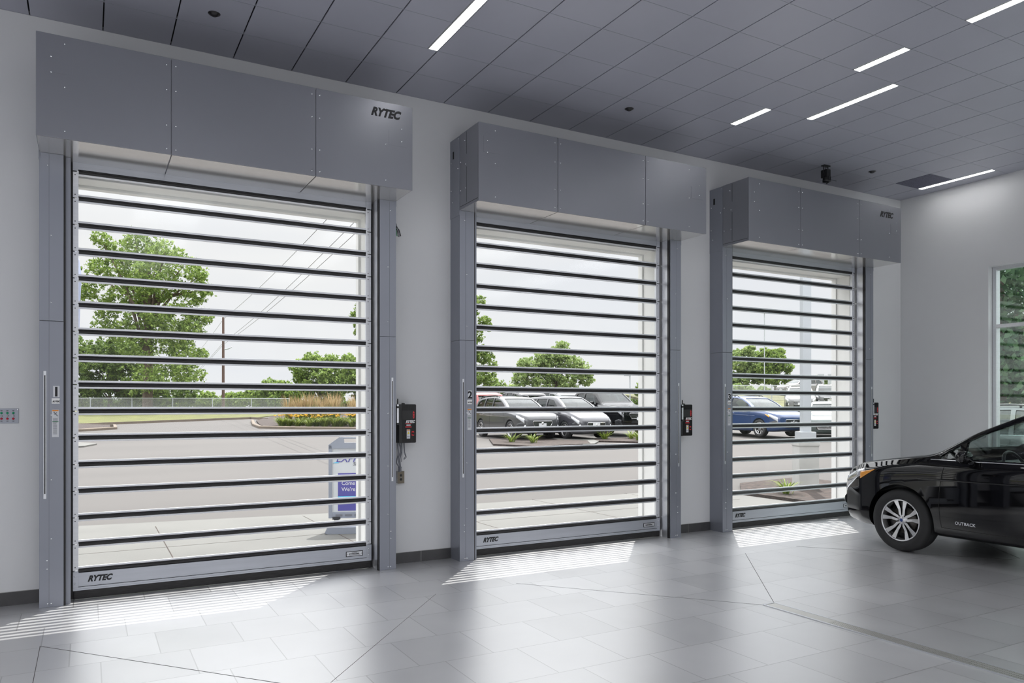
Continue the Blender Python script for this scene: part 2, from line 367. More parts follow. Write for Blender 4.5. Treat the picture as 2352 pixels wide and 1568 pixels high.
# left wall and back wall (behind the camera) with open doorways to daylight
b = MB(); b.box(LX-.3, LX, BY, -11, 0, CEIL+.3); b.box(LX-.3, LX, -3, 0, 0, CEIL+.3); b.box(LX-.3, LX, -11, -3, 3.9, CEIL+.3); struct(b.build('wall_left', M['wall']))
b = MB(); ops = [(-6.2, -1.2), (-.4, 4.8), (5.6, 10.8)]; xx = [LX-.3]+[v for o_ in ops for v in o_]+[RX+.3]
for i in range(0, len(xx), 2): b.box(xx[i], xx[i+1], BY-.3, BY, 0, CEIL+.3)
for o_ in ops: b.box(o_[0], o_[1], BY-.3, BY, 4.1, CEIL+.3)
struct(b.build('wall_back', M['wall']))
# baseboards of dark tile
def baseboard(name, spans, axis, joints):
    b = MB()
    for a, c in spans:
        cuts = [a]+[j for j in joints if a < j < c]+[c]
        for u0, u1 in zip(cuts[:-1], cuts[1:]):
            if axis == 'x': b.box(u0+.003, u1-.003, -.014, 0, 0, .11)
            else: b.box(RX-.014, RX, u0+.003, u1-.003, 0, .11)
        if axis == 'x': b.box(a, c, -.010, 0, 0, .112, 1)
        else: b.box(RX-.010, RX, a, c, 0, .112, 1)
    return struct(b.build(name, [M['base'], M['grout']]))
baseboard('baseboard_front', [(LX, DX[0]), (DX[0]+DW, DX[1]), (DX[1]+DW, DX[2]), (DX[2]+DW, RX)], 'x', [-5.6, -4.4, -3.2, -2, -.8, 3.089, 6.835, 10.9])
baseboard('baseboard_right', [(WY1, 0)], 'y', [-.6])
# slope joints cut across the tiles towards each trench drain, one object of the floor
b = MB()
def seamline(p, q, wd=.004):
    p, q = Vector(p), Vector(q); d = (q-p).normalized(); n = Vector((-d.y, d.x))*wd/2
    b.add([(p.x+n.x, p.y+n.y, .0012), (q.x+n.x, q.y+n.y, .0012), (q.x-n.x, q.y-n.y, .0012), (p.x-n.x, p.y-n.y, .0012),
           (p.x+n.x, p.y+n.y, -.004), (q.x+n.x, q.y+n.y, -.004), (q.x-n.x, q.y-n.y, -.004), (p.x-n.x, p.y-n.y, -.004)], [(0, 1, 2, 3), (0, 4, 5, 1), (1, 5, 6, 2), (2, 6, 7, 3), (3, 7, 4, 0)])
for i, cx in enumerate((1.19, 4.95, 8.73)):
    for s_ in (-1, 1): seamline((cx+s_*1.475, -1.378), (cx+s_*.07, -3.035), .004 if (i, s_) in ((0, -1), (2, -1), (1, 1)) else .002)
seamline((-.285, -1.378), (-.285, -7))
b.build('slope_joint', mat('dark_joint', (.10, .09, .09), .8), floor)
# trench drains down the middle of each bay
def drain(cx, label):
    r = empty('trench_drain', (cx, -3.04, 0)); tag(r, label, 'drain', 'trench drains in the tiled floor')
    b = MB(); b.box(-.07, -.055, -5.2, 0, .0005, .006); b.box(.055, .07, -5.2, 0, .0005, .006); b.box(-.055, .055, -.015, 0, .0005, .006); b.build('drain_frame', M['alu'], r)
    b = MB(); b.box(-.055, .055, -5.2, -.015, .0005, .0015); b.build('channel', M['dark'], r)
    y = -.02
    b = MB(); b.box(-.054, .054, -.62, -.02, .0018, .005, b=.001); b.build('solid_cover', M['stainless'], r); y = -.63
    me = None
    while y > -5.1:
        if me is None:
            g = MB(); Lg = .5
            for k in range(7): x = -.054+k*.018; g.box(x-.0052, x+.0052, -Lg, 0, .002, .005)
            for k in range(26): yy = -k*Lg/25; g.box(-.054, .054, yy-.0065, yy+.0065, .0022, .0052)
            me = g.mesh('grate')
        obj('grate', me, M['stainless'], r, (0, y, 0)); y -= .508
drain(4.95, 'narrow metal trench drain with slotted grates ending in the middle of the tiled floor')
drain(1.19, 'narrow metal trench drain starting below the left roll door bay, at the very front')
# ceiling of 2 ft metal panels in a dark grid
TS = .53925; CX0 = -.423
lights = [(5.79, 2.08, 2, 'long ceiling light strip above the left door, nearest the top edge'),
          (13.98, 3, 2, 'longest of the middle ceiling light strips, in the panels before the third door'),
          (12.82, 2, 1, 'short ceiling light strip closest to the wall of doors'),
          (12.82, 5, 1, 'short ceiling light strip one panel long, right of the longest strip'),
          (21.02, .9, 2, 'thin ceiling light strip in the far right corner beside the dark panel'),
          (12.82, 7, 2, 'ceiling light strip cut off by the upper right corner of the picture')]
hidden = []
panels = [(i, j) for i in (-10, -4, 2, 8, 14, 19) for j in (10, 15, 20)]+[(-9, 4)]   # wide glowing panels added out of view to fill the room with light
b = MB(); g_ = .0055
cut = {}
for (i, j, n, *_) in lights+hidden:
    ii = math.floor(i+.1); side = 'r' if i-ii > .5 else 'l'
    for k in range(n): cut[(ii, int(round(j))+k)] = side
VENT = (20, 1)
for i, j in panels:
    for a in range(2):
        for c_ in range(4): cut[(i+a, j+c_)] = 'x'
for i in range(-13, 22):
    for j in range(0, 27):
        x0, x1 = CX0+i*TS+g_, CX0+(i+1)*TS-g_; y1, y0 = -j*TS-g_*.4, -(j+1)*TS+g_*.4
        if j == 0: y1 = -.004
        if x1 > RX: x1 = RX-.004
        c = cut.get((i, j))
        if c == 'x': continue
        if c == 'r': x1 -= .097
        if c == 'l': x0 += .097
        if x1-x0 > .02: b.box(x0, x1, y0, y1, CEIL, CEIL+.016, 2 if (i, j) == VENT else 0, b=.0025)
b.box(LX, RX, BY, 0, CEIL+.035, CEIL+.09, 1)
for j in range(0, 28): b.box(LX, RX, -j*TS-.0025, -j*TS+.0025, CEIL-.0012, CEIL+.02, 3)
struct(b.build('ceiling', [M['ceil'], M['grid'], M['vent'], M['tbar']]))
b = MB(); b.box(LX-.3, RX+.5, BY-.3, WT, CEIL+.3, CEIL+.5); struct(b.build('trim_roof', M['wall']))
lightmesh = {}
def strip(i, j, n, label=None):
    key = n
    if key not in lightmesh:
        Ln = n*TS-.012; w_ = .088
        h = MB(); h.box(0, .004, -Ln, 0, -.004, .02); h.box(w_-.004, w_, -Ln, 0, -.004, .02); h.box(.004, w_-.004, -.004, 0, -.004, .02); h.box(.004, w_-.004, -Ln, -Ln+.004, -.004, .02); h.box(0, w_, -Ln, 0, .02, .033)
        d = MB(); d.box(.0045, w_-.0045, -Ln+.0045, -.0045, -.002, .006)
        lightmesh[key] = (h.mesh('light_housing'), d.mesh('diffuser'))
    x = CX0+i*TS; ii = math.floor(i+.1)
    x = CX0+(ii+1)*TS-.093 if i-ii > .5 else CX0+ii*TS+.005
    r = empty('ceiling_light', (x, -round(j)*TS-.006, CEIL)); tag(r, label or 'recessed ceiling light strip further back in the room', 'ceiling light', 'recessed ceiling light strips')
    obj('light_housing', lightmesh[key][0], M['white'], r); obj('diffuser', lightmesh[key][1], M['diff'], r)
for a in lights: strip(*a)
hm = MB(); W2, L4 = 2*TS-.012, 4*TS-.012
hm.box(0, .02, -L4, 0, -.004, .03).box(W2-.02, W2, -L4, 0, -.004, .03).box(.02, W2-.02, -.02, 0, -.004, .03).box(.02, W2-.02, -L4, -L4+.02, -.004, .03).box(0, W2, -L4, 0, .03, .034)
hme = hm.mesh('light_housing'); dme_ = MB().box(.021, W2-.021, -L4+.021, -.021, .0, .01).mesh('diffuser')
for i, j in panels:
    r = empty('added_fill_panel', (CX0+i*TS+.006, -j*TS-.006, CEIL)); tag(r, 'wide fill panel added on the ceiling, out of view, to light the room', 'ceiling light', 'added ceiling fill panels')
    obj('light_housing', hme, M['white'], r); obj('diffuser', dme_, M['fill_panel'], r)
# small ceiling devices
dm = MB(); dm.lathe([(.0, -.022), (.018, -.022), (.03, -.014), (.034, -.006), (.048, -.003), (.05, 0)], 24); dme = dm.mesh('cover')
for x, y, lb in ((.92, -.78, 'round black ceiling speaker near the top left corner'), (5.2, -.86, 'round black ceiling speaker between the first and third door'), (9.55, -.74, 'small flush ceiling speaker near the far right corner')):
    o = obj('ceiling_speaker', dme, M['rubber'] if x < 9 else M['ceil'], None, (x, y, CEIL)); tag(o, lb, 'speaker', 'small round ceiling devices')
r = empty('projector_lamp', (8.76, -.60, CEIL)); tag(r, 'black projector lamp hanging in a yoke from the ceiling', 'lamp')
b = MB(); b.tube([(-.045, 0, -.0), (-.045, 0, -.10)], .006, 8); b.tube([(.045, 0, -.0), (.045, 0, -.10)], .006, 8); b.box(-.06, .06, -.03, .03, -.014, 0, b=.003); b.tube([(-.012, 0, 0), (-.012, 0, -.1)], .005, 8); b.build('yoke', M['black'], r)
b = MB(); b.box(-.04, .04, -.05, .05, -.17, -.06, b=.012); b.lathe([(0, 0), (.045, 0), (.05, -.05), (.052, -.075), (.03, -.08), (0, -.08)], 20, c=(0, -.01, -.15)); b.build('lamp_body', M['black'], r)
b = MB(); b.add([(-.05, -.05, -.20), (.05, -.05, -.20), (.05, -.13, -.235), (-.05, -.13, -.235), (-.05, -.05, -.205), (.05, -.05, -.205), (.05, -.13, -.24), (-.05, -.13, -.24)], [(0, 1, 2, 3), (7, 6, 5, 4), (0, 4, 5, 1), (1, 5, 6, 2), (2, 6, 7, 3), (3, 7, 4, 0)])
b.add([(.05, -.04, -.15), (.09, .05, -.19), (.06, .05, -.235), (.05, -.04, -.22), (.053, -.04, -.15), (.093, .05, -.19), (.063, .05, -.235), (.053, -.04, -.22)], [(0, 1, 2, 3), (7, 6, 5, 4), (0, 4, 5, 1), (1, 5, 6, 2), (2, 6, 7, 3), (3, 7, 4, 0)]); b.build('barn_door', M['black'], r)
# switch plate on the far left
r = empty('switch_panel', (-.66, 0, 1.567)); tag(r, 'stainless wall plate with rows of green and red door buttons', 'switch')
b = MB(); b.box(-.16, .16, -.006, 0, -.062, .062, b=.003); b.build('plate', M['steel'], r)
for cx in (-.123, -.082, -.041, 0, .041, .082, .123):
    for z, mm in ((.024, 'greenled'), (0, 'chrome'), (-.023, 'redled')):
        k = MB(); k.lathe([(.0, -.014), (.006, -.013), (.0075, -.006), (.009, -.005), (.009, 0)], 14, axis='Y', c=(cx, -.005, z)); k.build('button', M[mm], r)
    
    for z0, z1 in ((.040, .045), (-.045, -.041)): k = MB(); k.box(cx-.007, cx+.007, -.007, -.005, z0, z1); k.build('legend', M['ink'], r)
for sx in (-.152, .152): 
    k = MB(); k.cyl((sx, -.007, .052), (0, 1, 0), .004, .004, 10); k.build('screw', M['screw'], r)

# ------------------------------------------------------------------ the three high-speed roll doors
HZ0, HZ1, HY, PY = 3.72, 4.515, -.68, -.235
ZN = [.244+.2267*n for n in range(16)]
CL, CRt = .235, 2.865                              # curtain edges
MC = {}
def cached(key, fn):
    if key not in MC: MC[key] = fn()
    return MC[key]
def part(key, fn, m, parent, loc=(0, 0, 0)):
    return obj(key.split('|')[0], cached(key, fn), m, parent, loc)
def screw_me():
    b = MB(); b.lathe([(0, -.005), (.004, -.0045), (.0065, -.002), (.0072, 0)], 12, axis='Y'); return b.mesh('screw')
def screwx_me():
    b = MB(); b.lathe([(0, -.005), (.004, -.0045), (.0065, -.002), (.0072, 0)], 12, axis='X'); return b.mesh('screw')
LOGO = {}
def logo(size):
    k = 'logo%.3f' % size
    def f():
        me = text_mesh('logo', 'RYTEC', size, .002, .36, size*.05, 'LEFT', 1.0); me.transform(Matrix.Scale(.88, 4, (1, 0, 0))); return me
    return cached(k, f)
def panel_fn(x0, x1, y0, y1, z0, z1, bb=.004): return lambda: MB().box(x0, x1, y0, y1, z0, z1, b=bb).mesh('panel')
def slat_me():
    b = MB(); z0, z1 = .018, .2267-.018
    for a, c in ((z0, z0+.017), (z1-.015, z1)): b.box(CL+.035, CRt-.048, -.060, -.042, a, c, b=.003)
    b.box(CL+.035, CRt-.048, -.0615, -.060, z0+.002, z0+.0045)
    return b.mesh('slat_rail')
def pane_me():
    b = MB(); b.box(CL+.036, CRt-.05, -.052, -.048, .034, .2267-.032); return b.mesh('window_pane')
def cap_me(x0, x1, dots):
    b = MB(); b.box(x0, x1, -.066, -.036, .004, .2267-.004, b=.002)
    for z in (.03, .2267-.03): b.cyl(((x0+x1)/2-.004, -.0668, z), (0, 1, 0), .0045, .003, 10, 1)
    b.box(x1-.012 if dots == 'l' else x0-.002, x1+.002 if dots == 'l' else x0+.012, -.072, -.064, .2267-.018, .2267+.004, 0)
    return b.mesh('end_cap')
def seal_me():
    b = MB(); n = 10; r_ = .0175
    prof = [(-.058, -r_), (-.063, -r_*.9), (-.066, -r_*.5), (-.067, 0), (-.064, r_*.35), (-.067, r_*.62), (-.063, r_), (-.041, r_), (-.041, -r_)]
    b.prism([(y, z) for y, z in prof], CL+.036, CRt-.049, 'YZ'); return b.mesh('hinge_seal')
def make_door(i):
    x = DX[i]
    place = ['leftmost', 'middle', 'rightmost'][i]
    r = empty('roll_door', (x, 0, 0))
    tag(r, ['large slatted clear roll door numbered 1, leftmost of the three', 'slatted clear roll door numbered 2, in the middle, parked cars behind it', 'slatted clear roll door numbered 3, furthest right behind the black car'][i], 'roll door', 'high speed roll doors along the white wall')
    # hood
    hd = part('hood', lambda: MB().box(.012, DW-.012, HY+.012, 0, HZ0+.012, HZ1-.012).mesh('hood'), M['hood'], r)
    s1, s2 = .947, 2.14
    for k, (a, c) in enumerate(((0, s1-.0025), (s1+.0025, s2-.0025), (s2+.0025, DW))):
        part('front_panel|%d' % k, panel_fn(a, c, HY, HY+.012, HZ0, HZ1, .0035), M['hood'], hd)
        part('underside_panel|%d' % k, panel_fn(a+.004, c-.004 if k == 2 else c, HY+.014, -.001, HZ0, HZ0+.012, .002), M['under'], hd)
    part('end_panel|l', panel_fn(0, .012, HY+.014, PY-.003, HZ0+.001, HZ1-.001, .002), M['hood'], hd)
    part('end_panel|r', panel_fn(DW-.012, DW, HY+.014, PY-.003, HZ0+.001, HZ1-.001, .002), M['hood'], hd)
    part('end_plate|l', panel_fn(-.004, .012, PY, 0, HZ0-.05, HZ1-.006, .002), M['steel2'], hd)
    part('end_plate|r', panel_fn(DW-.012, DW+.004, PY, 0, HZ0-.05, HZ1-.006, .002), M['steel2'], hd)
    part('bracket_plate|l', lambda: MB().box(.055, .24, HY-.002, HY, 4.22, 4.38, b=.0008).mesh('bracket_plate'), M['hood'], hd)
    part('bracket_plate|r', lambda: MB().box(2.83, 3.01, HY-.002, HY, 4.12, 4.26, b=.0008).mesh('bracket_plate'), M['hood'], hd)
    sx = [(.19, (.06, .40, .735))]+[(q, (.045, .24, .53, .735)) for q in (s1-.035, s1+.035, s2-.035, s2+.035)]+[(2.80, (.06, .40, .735))]
    for px, zs in sx:
        for z in zs: part('screw', screw_me, M['screw'], hd, (px, HY, HZ0+z))
    for px, z in ((.10, .50), (.10, .62), (2.96, .45), (2.96, .57)): part('screw', screw_me, M['screw'], hd, (px, HY-.002, HZ0+z))
    for y, z in ((-.22, .76), (-.2, .45), (-.03, .55), (-.03, .25), (-.26, .5), (-.36, .70), (-.26, .2), (-.06, .12), (-.38, .45), (-.38, .2)):
        part('screw|x', screwx_me, M['screw'], hd, (-.004 if y > PY else 0, y, HZ0+z)); part('screw|x', screwx_me, M['screw'], hd, (DW+.004 if y > PY else DW, y, HZ0+z))
    part('access_hole', lambda: MB().box(-.006, 0, -.10, -.07, HZ0+.58, HZ0+.66, b=.002).mesh('access_hole'), M['dark'], hd)
    part('end_seam', lambda: MB().box(-.0012, 0, -.402, -.398, HZ0+.05, HZ0+.42).box(-.0012, 0, -.402, -.398, HZ0+.55, HZ0+.78).box(-.0012, 0, -.66, -.24, HZ0+.03, HZ0+.034).mesh('end_seam'), M['dark'], hd)
    if i != 1: obj('logo', logo(.105), M['ink'], hd, (2.655 if i == 0 else 2.59, HY-.0015, HZ0+.655 if i == 0 else HZ0+.62))
    # side posts
    for side in (0, 1):
        mx = (lambda a: a) if side == 0 else (lambda a: DW-a)
        sp_ = 'LR'[side]
        def post_me():
            b = MB(); X = sorted
            for z0, z1 in ((0, 2.345), (2.348, HZ0)):
                a, c = sorted((mx(0), mx(.172))); b.box(a, c, PY, PY+.03, z0, z1, b=.004)
                a, c = sorted((mx(.0), mx(.02))); b.box(a, c, PY+.03, -.001, z0, z1)
                a, c = sorted((mx(.02), mx(.165))); b.box(a, c, PY+.04, -.001, z0, z1, 0)
            return b.mesh('side_post')
        po = part('side_post|'+sp_, post_me, M['steel2'], r)
        def guide_me():
            b = MB(); a, c = sorted((mx(.165), mx(.185 if side else .221))); b.box(a, c, PY+.045, -.095, 0, HZ0, b=.003)
            a, c = sorted((mx(.165), mx(.178 if side else .219))); b.box(a, c, -.095, -.030, 0, HZ0, 0); return b.mesh('curtain_guide')
        part('curtain_guide|'+sp_, guide_me, M['alu'] if side else M['steel2'], po)  # left guide takes the darker post coat to stand in for its shade
        def gseal():
            b = MB(); a, c = sorted((mx(.178), mx(.25 if side == 0 else .212))); b.box(a, c, -.027, -.004, 0, HZ0); a, c = sorted((mx(.172), mx(.186))); b.box(a, c, PY+.012, PY+.044, 0, HZ0); return b.mesh('brush_seal')
        part('brush_seal|'+sp_, gseal, M['rubber'], po)
        def strip_me():
            b = MB(); a, c = sorted((mx(.03), mx(.05))); b.box(a, c, PY-.004, PY, .89, 1.935, b=.0018)
            a, c = sorted((mx(.036), mx(.044))); b.box(a, c, PY-.0055, PY-.003, .93, 1.90, 1); return b.mesh('light_curtain')
        part('light_curtain|'+sp_, strip_me, [M['alu'], M['ink']], po)
        part('fold_line|'+sp_, lambda: MB().box(*sorted((mx(.068), mx(.0705))), PY-.0008, PY, .01, HZ0-.01).mesh('fold_line'), M['cable'], po)
        for lx, z in ((.085, 3.05), (.085, 2.5), (.085, 1.575), (.085, 1.045), (.085, .56), (.055, .385), (.055, .315), (.06, .03), (.085, .03), (.06, 3.62)):
            part('screw', screw_me, M['screw'], po, (mx(lx), PY, z))
    po = r.children[1]
    nm = obj('number_plate', cached('numplate', lambda: MB().box(0, .046, -.0015, 0, 0, .092, b=.0006).mesh('number_plate')), M['label'], po, (.097, PY, 1.722))
    tme = text_mesh('number', str(i+1), .105, .0012, 0, .0035, 'CENTER'); obj('number', tme, M['ink'], nm, (.023, -.002, .009))
    nm = obj('brand_label', cached('brlabel', lambda: MB().box(0, .056, -.0015, 0, 0, .045, b=.0006).mesh('brand_label')), M['white'], po, (.088, PY, 1.668)); obj('logo', logo(.019), M['ink'], nm, (.006, -.002, .012))
    def warn():
        b = MB(); b.box(0, .048, -.0015, 0, 0, .226, 0); b.box(.002, .046, -.0022, -.001, .213, .224, 1)
        for z in (.152, .146, .138, .132, .122): b.box(.006, .040, -.0022, -.001, z, z+.003, 2)
        b.box(.002, .046, -.0022, -.001, .126, .131, 3)
        for z in np.arange(.025, .118, .0075): b.box(.007, .036 if int(z*400) % 3 else .03, -.0022, -.001, z, z+.003, 2)
        b.tube([(.012, -.002, .204), (.024, -.002, .192), (.030, -.002, .184), (.040, -.002, .172)], .0032, 6, 2); b.tube([(.014, -.002, .186), (.024, -.002, .190), (.034, -.002, .204)], .0028, 6, 2); b.cyl((.015, -.002, .206), (0, 1, 0), .004, .002, 10, 2)
        return b.mesh('warning_label')
    obj('warning_label', cached('warn', warn), [M['label'], M['orange'], M['cable'], M['green_board']], po, (.09, PY, 1.393))
    # curtain
    for n in range(15):
        z = ZN[n]
        sl = part('slat', slat_me, M['alu'], r, (0, 0, z))
        part('window_pane', pane_me, M['pane'], sl)
        part('end_cap|l', lambda: cap_me(CL, CL+.042, 'l'), [M['alu'], M['ink']], sl); part('end_cap|r', lambda: cap_me(CRt-.055, CRt, 'r'), [M['alu'], M['ink']], sl)
    for z in ZN: part('hinge_seal', seal_me, M['rubber'], r, (0, 0, z))
    def top_me():
        b = MB(); b.box(CL+.035, CRt-.048, -.066, -.034, .018, .2267, b=.003); b.box(CL+.035, CRt-.048, -.07, -.066, .02, .03); b.box(CL, CL+.04, -.072, -.03, .004, .2267); b.box(CRt-.055, CRt, -.072, -.03, .004, .2267); return b.mesh('top_slat')
    part('top_slat', top_me, M['alu_bar'], r, (0, 0, ZN[15]))
    def bar_me():
        b = MB(); b.box(CL+.04, CRt-.05, -.075, -.030, .108, .228, b=.003); b.box(CL, CRt, -.078, -.028, .095, .108, b=.003); b.box(CL, CRt, -.074, -.03, .090, .096); b.box(CL, CRt, -.078, -.028, .078, .090, b=.003)
        b.box(CL, CL+.042, -.078, -.028, .108, .24, b=.002); b.box(CRt-.055, CRt, -.078, -.028, .108, .24, b=.002); return b.mesh('bottom_bar')
    bb = part('bottom_bar', bar_me, M['alu_bar'], r)
    part('groove', lambda: MB().box(CL+.04, CRt-.05, -.0785, -.074, .1085, .1115).mesh('groove'), M['dark'], bb)
    for px in (CL+.015, CRt-.03):
        for z in (.14, .2): part('screw', screw_me, M['ink'], bb, (px, -.078, z))
    obj('logo', logo(.067), M['ink'], bb, ((.345, .36, .385)[i], -.0765, .149))
    npl = part('nameplate', lambda: MB().box(0, .175, -.003, 0, 0, .052, 0, b=.0012).box(.007, .168, -.0042, -.002, .006, .046, 1, b=.0008).mesh('nameplate'), [M['ink'], M['alu']], bb, (2.60, -.075, .137))
    part('nameplate_print', lambda: (lambda b: [b.box(.03+k*.0135, .03+k*.0135+.011, -.0052, -.0041, .022, .032) for k in range(8)] and b)(MB().box(.06, .115, -.0052, -.0041, .036, .039).box(.03, .145, -.0052, -.0041, .014, .017)).mesh('nameplate_print'), M['ink'], npl)
    for px in (.014, .16): part('screw', screw_me, M['screw'], npl, (px, -.003, .026))
    part('bottom_seal', lambda: MB().box(CL+.005, CRt-.005, -.070, -.034, .003, .078, b=.010).mesh('bottom_seal'), M['rubber_worn'], r)
    return r
for i in range(3): make_door(i)

# ------------------------------------------------------------------ control boxes, conduits and outlet beside the posts
def control_box(x, z, label, green):
    bo = .012 if x > 10 else 0
    r = empty('control_box', (x, 0, z)); tag(r, label, 'control box', 'black door control boxes with red arrow keys')
    W_, Hh, D_ = .185, .40, .16
    b = MB(); b.box(0, W_, -D_, -.012, 0, Hh, b=.006); b.box(-.01, W_*.8, -.012, 0, .03, Hh-.03); b.build('housing', M['black'], r)
    b = MB()
    for k in range(20): xx_ = .035+k*.0078; b.box(xx_, xx_+.0028, -D_-.003, -D_+.002, .008, Hh-.008)
    b.build('ribs', M['rubber'], r)
    b = MB(); b.box(.032, W_-.008, -D_-.0045, -D_-.002, .24, .335, b=.001); b.build('display', M['black'], r)
    for z0, shp in ((.305, 1), (.283, 0), (.255, -1)):
        b = MB(); cx = W_-.026
        if shp == 0: b.cyl((cx, -D_-.005, z0+.006), (0, 1, 0), .011, .004, 18)
        else:
            pts = [(cx-.013, z0), (cx+.013, z0), (cx, z0+.026)] if shp > 0 else [(cx-.013, z0+.018), (cx+.013, z0+.018), (cx, z0-.008)]
            b.prism(pts, -D_-.006, -D_-.002)
        b.build('arrow_key', M['red'], r)
    obj('logo', logo(.036), M['white'], r, (.072, -D_-.005, .207))
    b = MB(); b.box(.068, .135, -D_-.006, -D_-.002, .196, .202); b.box(.068, .135, -D_-.006, -D_-.002, .160, .171); b.build('red_stripe', M['red'], r)
    b = MB(); b.box(.08, .125, -D_-.006, -D_-.002, .178, .190); b.build('model_print', M['label'], r)
    b = MB(); b.box(.083, .12, -D_-.0055, -D_-.002, .045, .14, 0); b.box(.085, .118, -D_-.0065, -D_-.002, .128, .137, 2)
    b.prism([(.088, .093), (.115, .093), (.1015, .119)], -D_-.0065, -D_-.002, mi=1); b.box(.087, .116, -D_-.0065, -D_-.002, .06, .063, 3); b.box(.087, .116, -D_-.0065, -D_-.002, .068, .071, 3); b.build('warning_label', [M['label'], M['yellow'], M['orange'], M['cable']], r)
    b = MB(); b.box(.137, .164, -D_-.0055, -D_-.002, .075, .122, b=.001); b.build('switch_plate', M['red'], r)
    b = MB(); b.tube([(.143, -D_-.01, .108), (.158, -D_-.018, .088)], .005, 10); b.cyl((.15, -D_-.008, .098), (0, 1, 0), .011, .012, 16); b.build('disconnect_switch', M['black'], r)
    b = MB(); b.box(.035, .05, -D_-.004, -D_+.02, Hh, Hh+.012, b=.002); b.box(.055, .062, -D_-.004, -D_+.02, Hh, Hh+.01, b=.002); b.build('latch', M['black'], r)
    b = MB(); b.box(-.05+bo, -.03+bo, -.235, -.225, .21, .40, 0); b.box(-.038+bo, -.03+bo, -.224, -.214, .215, .395, 1); b.cyl((-.04+bo, -.23, .425), (0, 0, 1), .006, .06, 10, 2); b.cyl((-.04+bo, -.23, .37), (1, 0, 0), .012, .025, 10, 2); b.cyl((-.04+bo, -.23, .20), (1, 0, 0), .012, .025, 10, 2)
    b.tube([(-.03, -.22, .3), (0, -.12, .3)], .006, 8, 2)
    b.build('antenna_bracket', [M['alu'], M['green_board'], M['black']], r)
    return r
control_box(2.785, 1.267, 'black control box right of the first door post, cables hanging below', 1)
control_box(6.575, 1.267, 'black control box between the second and third door', 0)
control_box(10.33, 1.30, 'black control box right of the third door, seen edge-on above the car', 0)
r = empty('cable_bundle', (2.82, -.08, 1.267)); tag(r, 'bundle of grey cables dropping from the first control box to the outlet', 'cables')
for k, pts in enumerate([[(-.02, 0, 0), (-.015, -.01, -.1), (-.03, 0, -.2), (-.005, .0, -.26)], [(0, 0, 0), (.012, -.01, -.07), (-.01, 0, -.17), (.005, .0, -.26)], [(.02, 0, .0), (.02, 0, -.10), (.005, 0, -.18), (.012, 0, -.26)], [(.045, 0, 0), (.048, -.01, -.10), (.062, -.01, -.14), (.045, -.01, -.17)], [(.055, 0, 0), (.058, 0, -.09), (.072, -.01, -.15), (.05, 0, -.178)], [(.03, 0, 0), (.03, 0, -.12), (.022, .0, -.20)]]):
    P = []
    for i in range(len(pts)-1):
        for t in range(6):
            a = Vector(pts[i]); c = Vector(pts[i+1]); u = t/6; u = u*u*(3-2*u); P.append((a.x+(c.x-a.x)*u, a.y+(c.y-a.y)*u, a.z+(c.z-a.z)*t/6))
    P.append(pts[-1]); b = MB(); b.tube(P, .0065 if k < 3 else .0035, 8); b.build('cable', M['cable'], r)
b = MB(); b.cyl((.005, .0, -.275), (0, 0, 1), .016, .05, 14); b.cyl((.005, 0, -.255), (0, 0, 1), .019, .012, 14); b.build('strain_relief', M['cable'], r)
r = empty('wall_outlet', (2.85, 0, .905)); tag(r, 'dark metal outlet box on the wall below the first control box', 'outlet')
b = MB(); b.box(-.035, .035, -.045, 0, -.062, .062, b=.003); b.build('box', M['stainless'], r)
b = MB(); b.box(-.037, .037, -.048, -.045, -.064, .064, b=.001); b.build('cover_plate', M['bronze'], r)
for z in (-.022, .022): b = MB(); b.lathe([(0, -.003), (.012, -.003), (.014, 0)], 16, axis='Y', c=(0, -.048, z)); b.build('socket', M['black'], r)
b = MB(); b.lathe([(0, -.003), (.0035, -.002), (.0045, 0)], 10, axis='Y', c=(0, -.048, 0)); b.build('screw', M['screw'], r)
r = empty('loose_wires', (2.735, -.06, 3.55)); tag(r, 'short loose wires poking out beside the first door post under the hood', 'wires')
for k, (dx, dz, mm) in enumerate(((.10, -.14, 'black'), (.075, -.15, 'black'), (.06, -.145, 'green_board'), (.09, -.15, 'cable'))):
    b = MB(); b.tube([(-.02, 0, 0), (.02+.01*k, -.01, -.01), (dx*.8, -.02, dz*.55), (dx, -.02, dz)], .0045, 8); b.build('wire', M[mm], r)

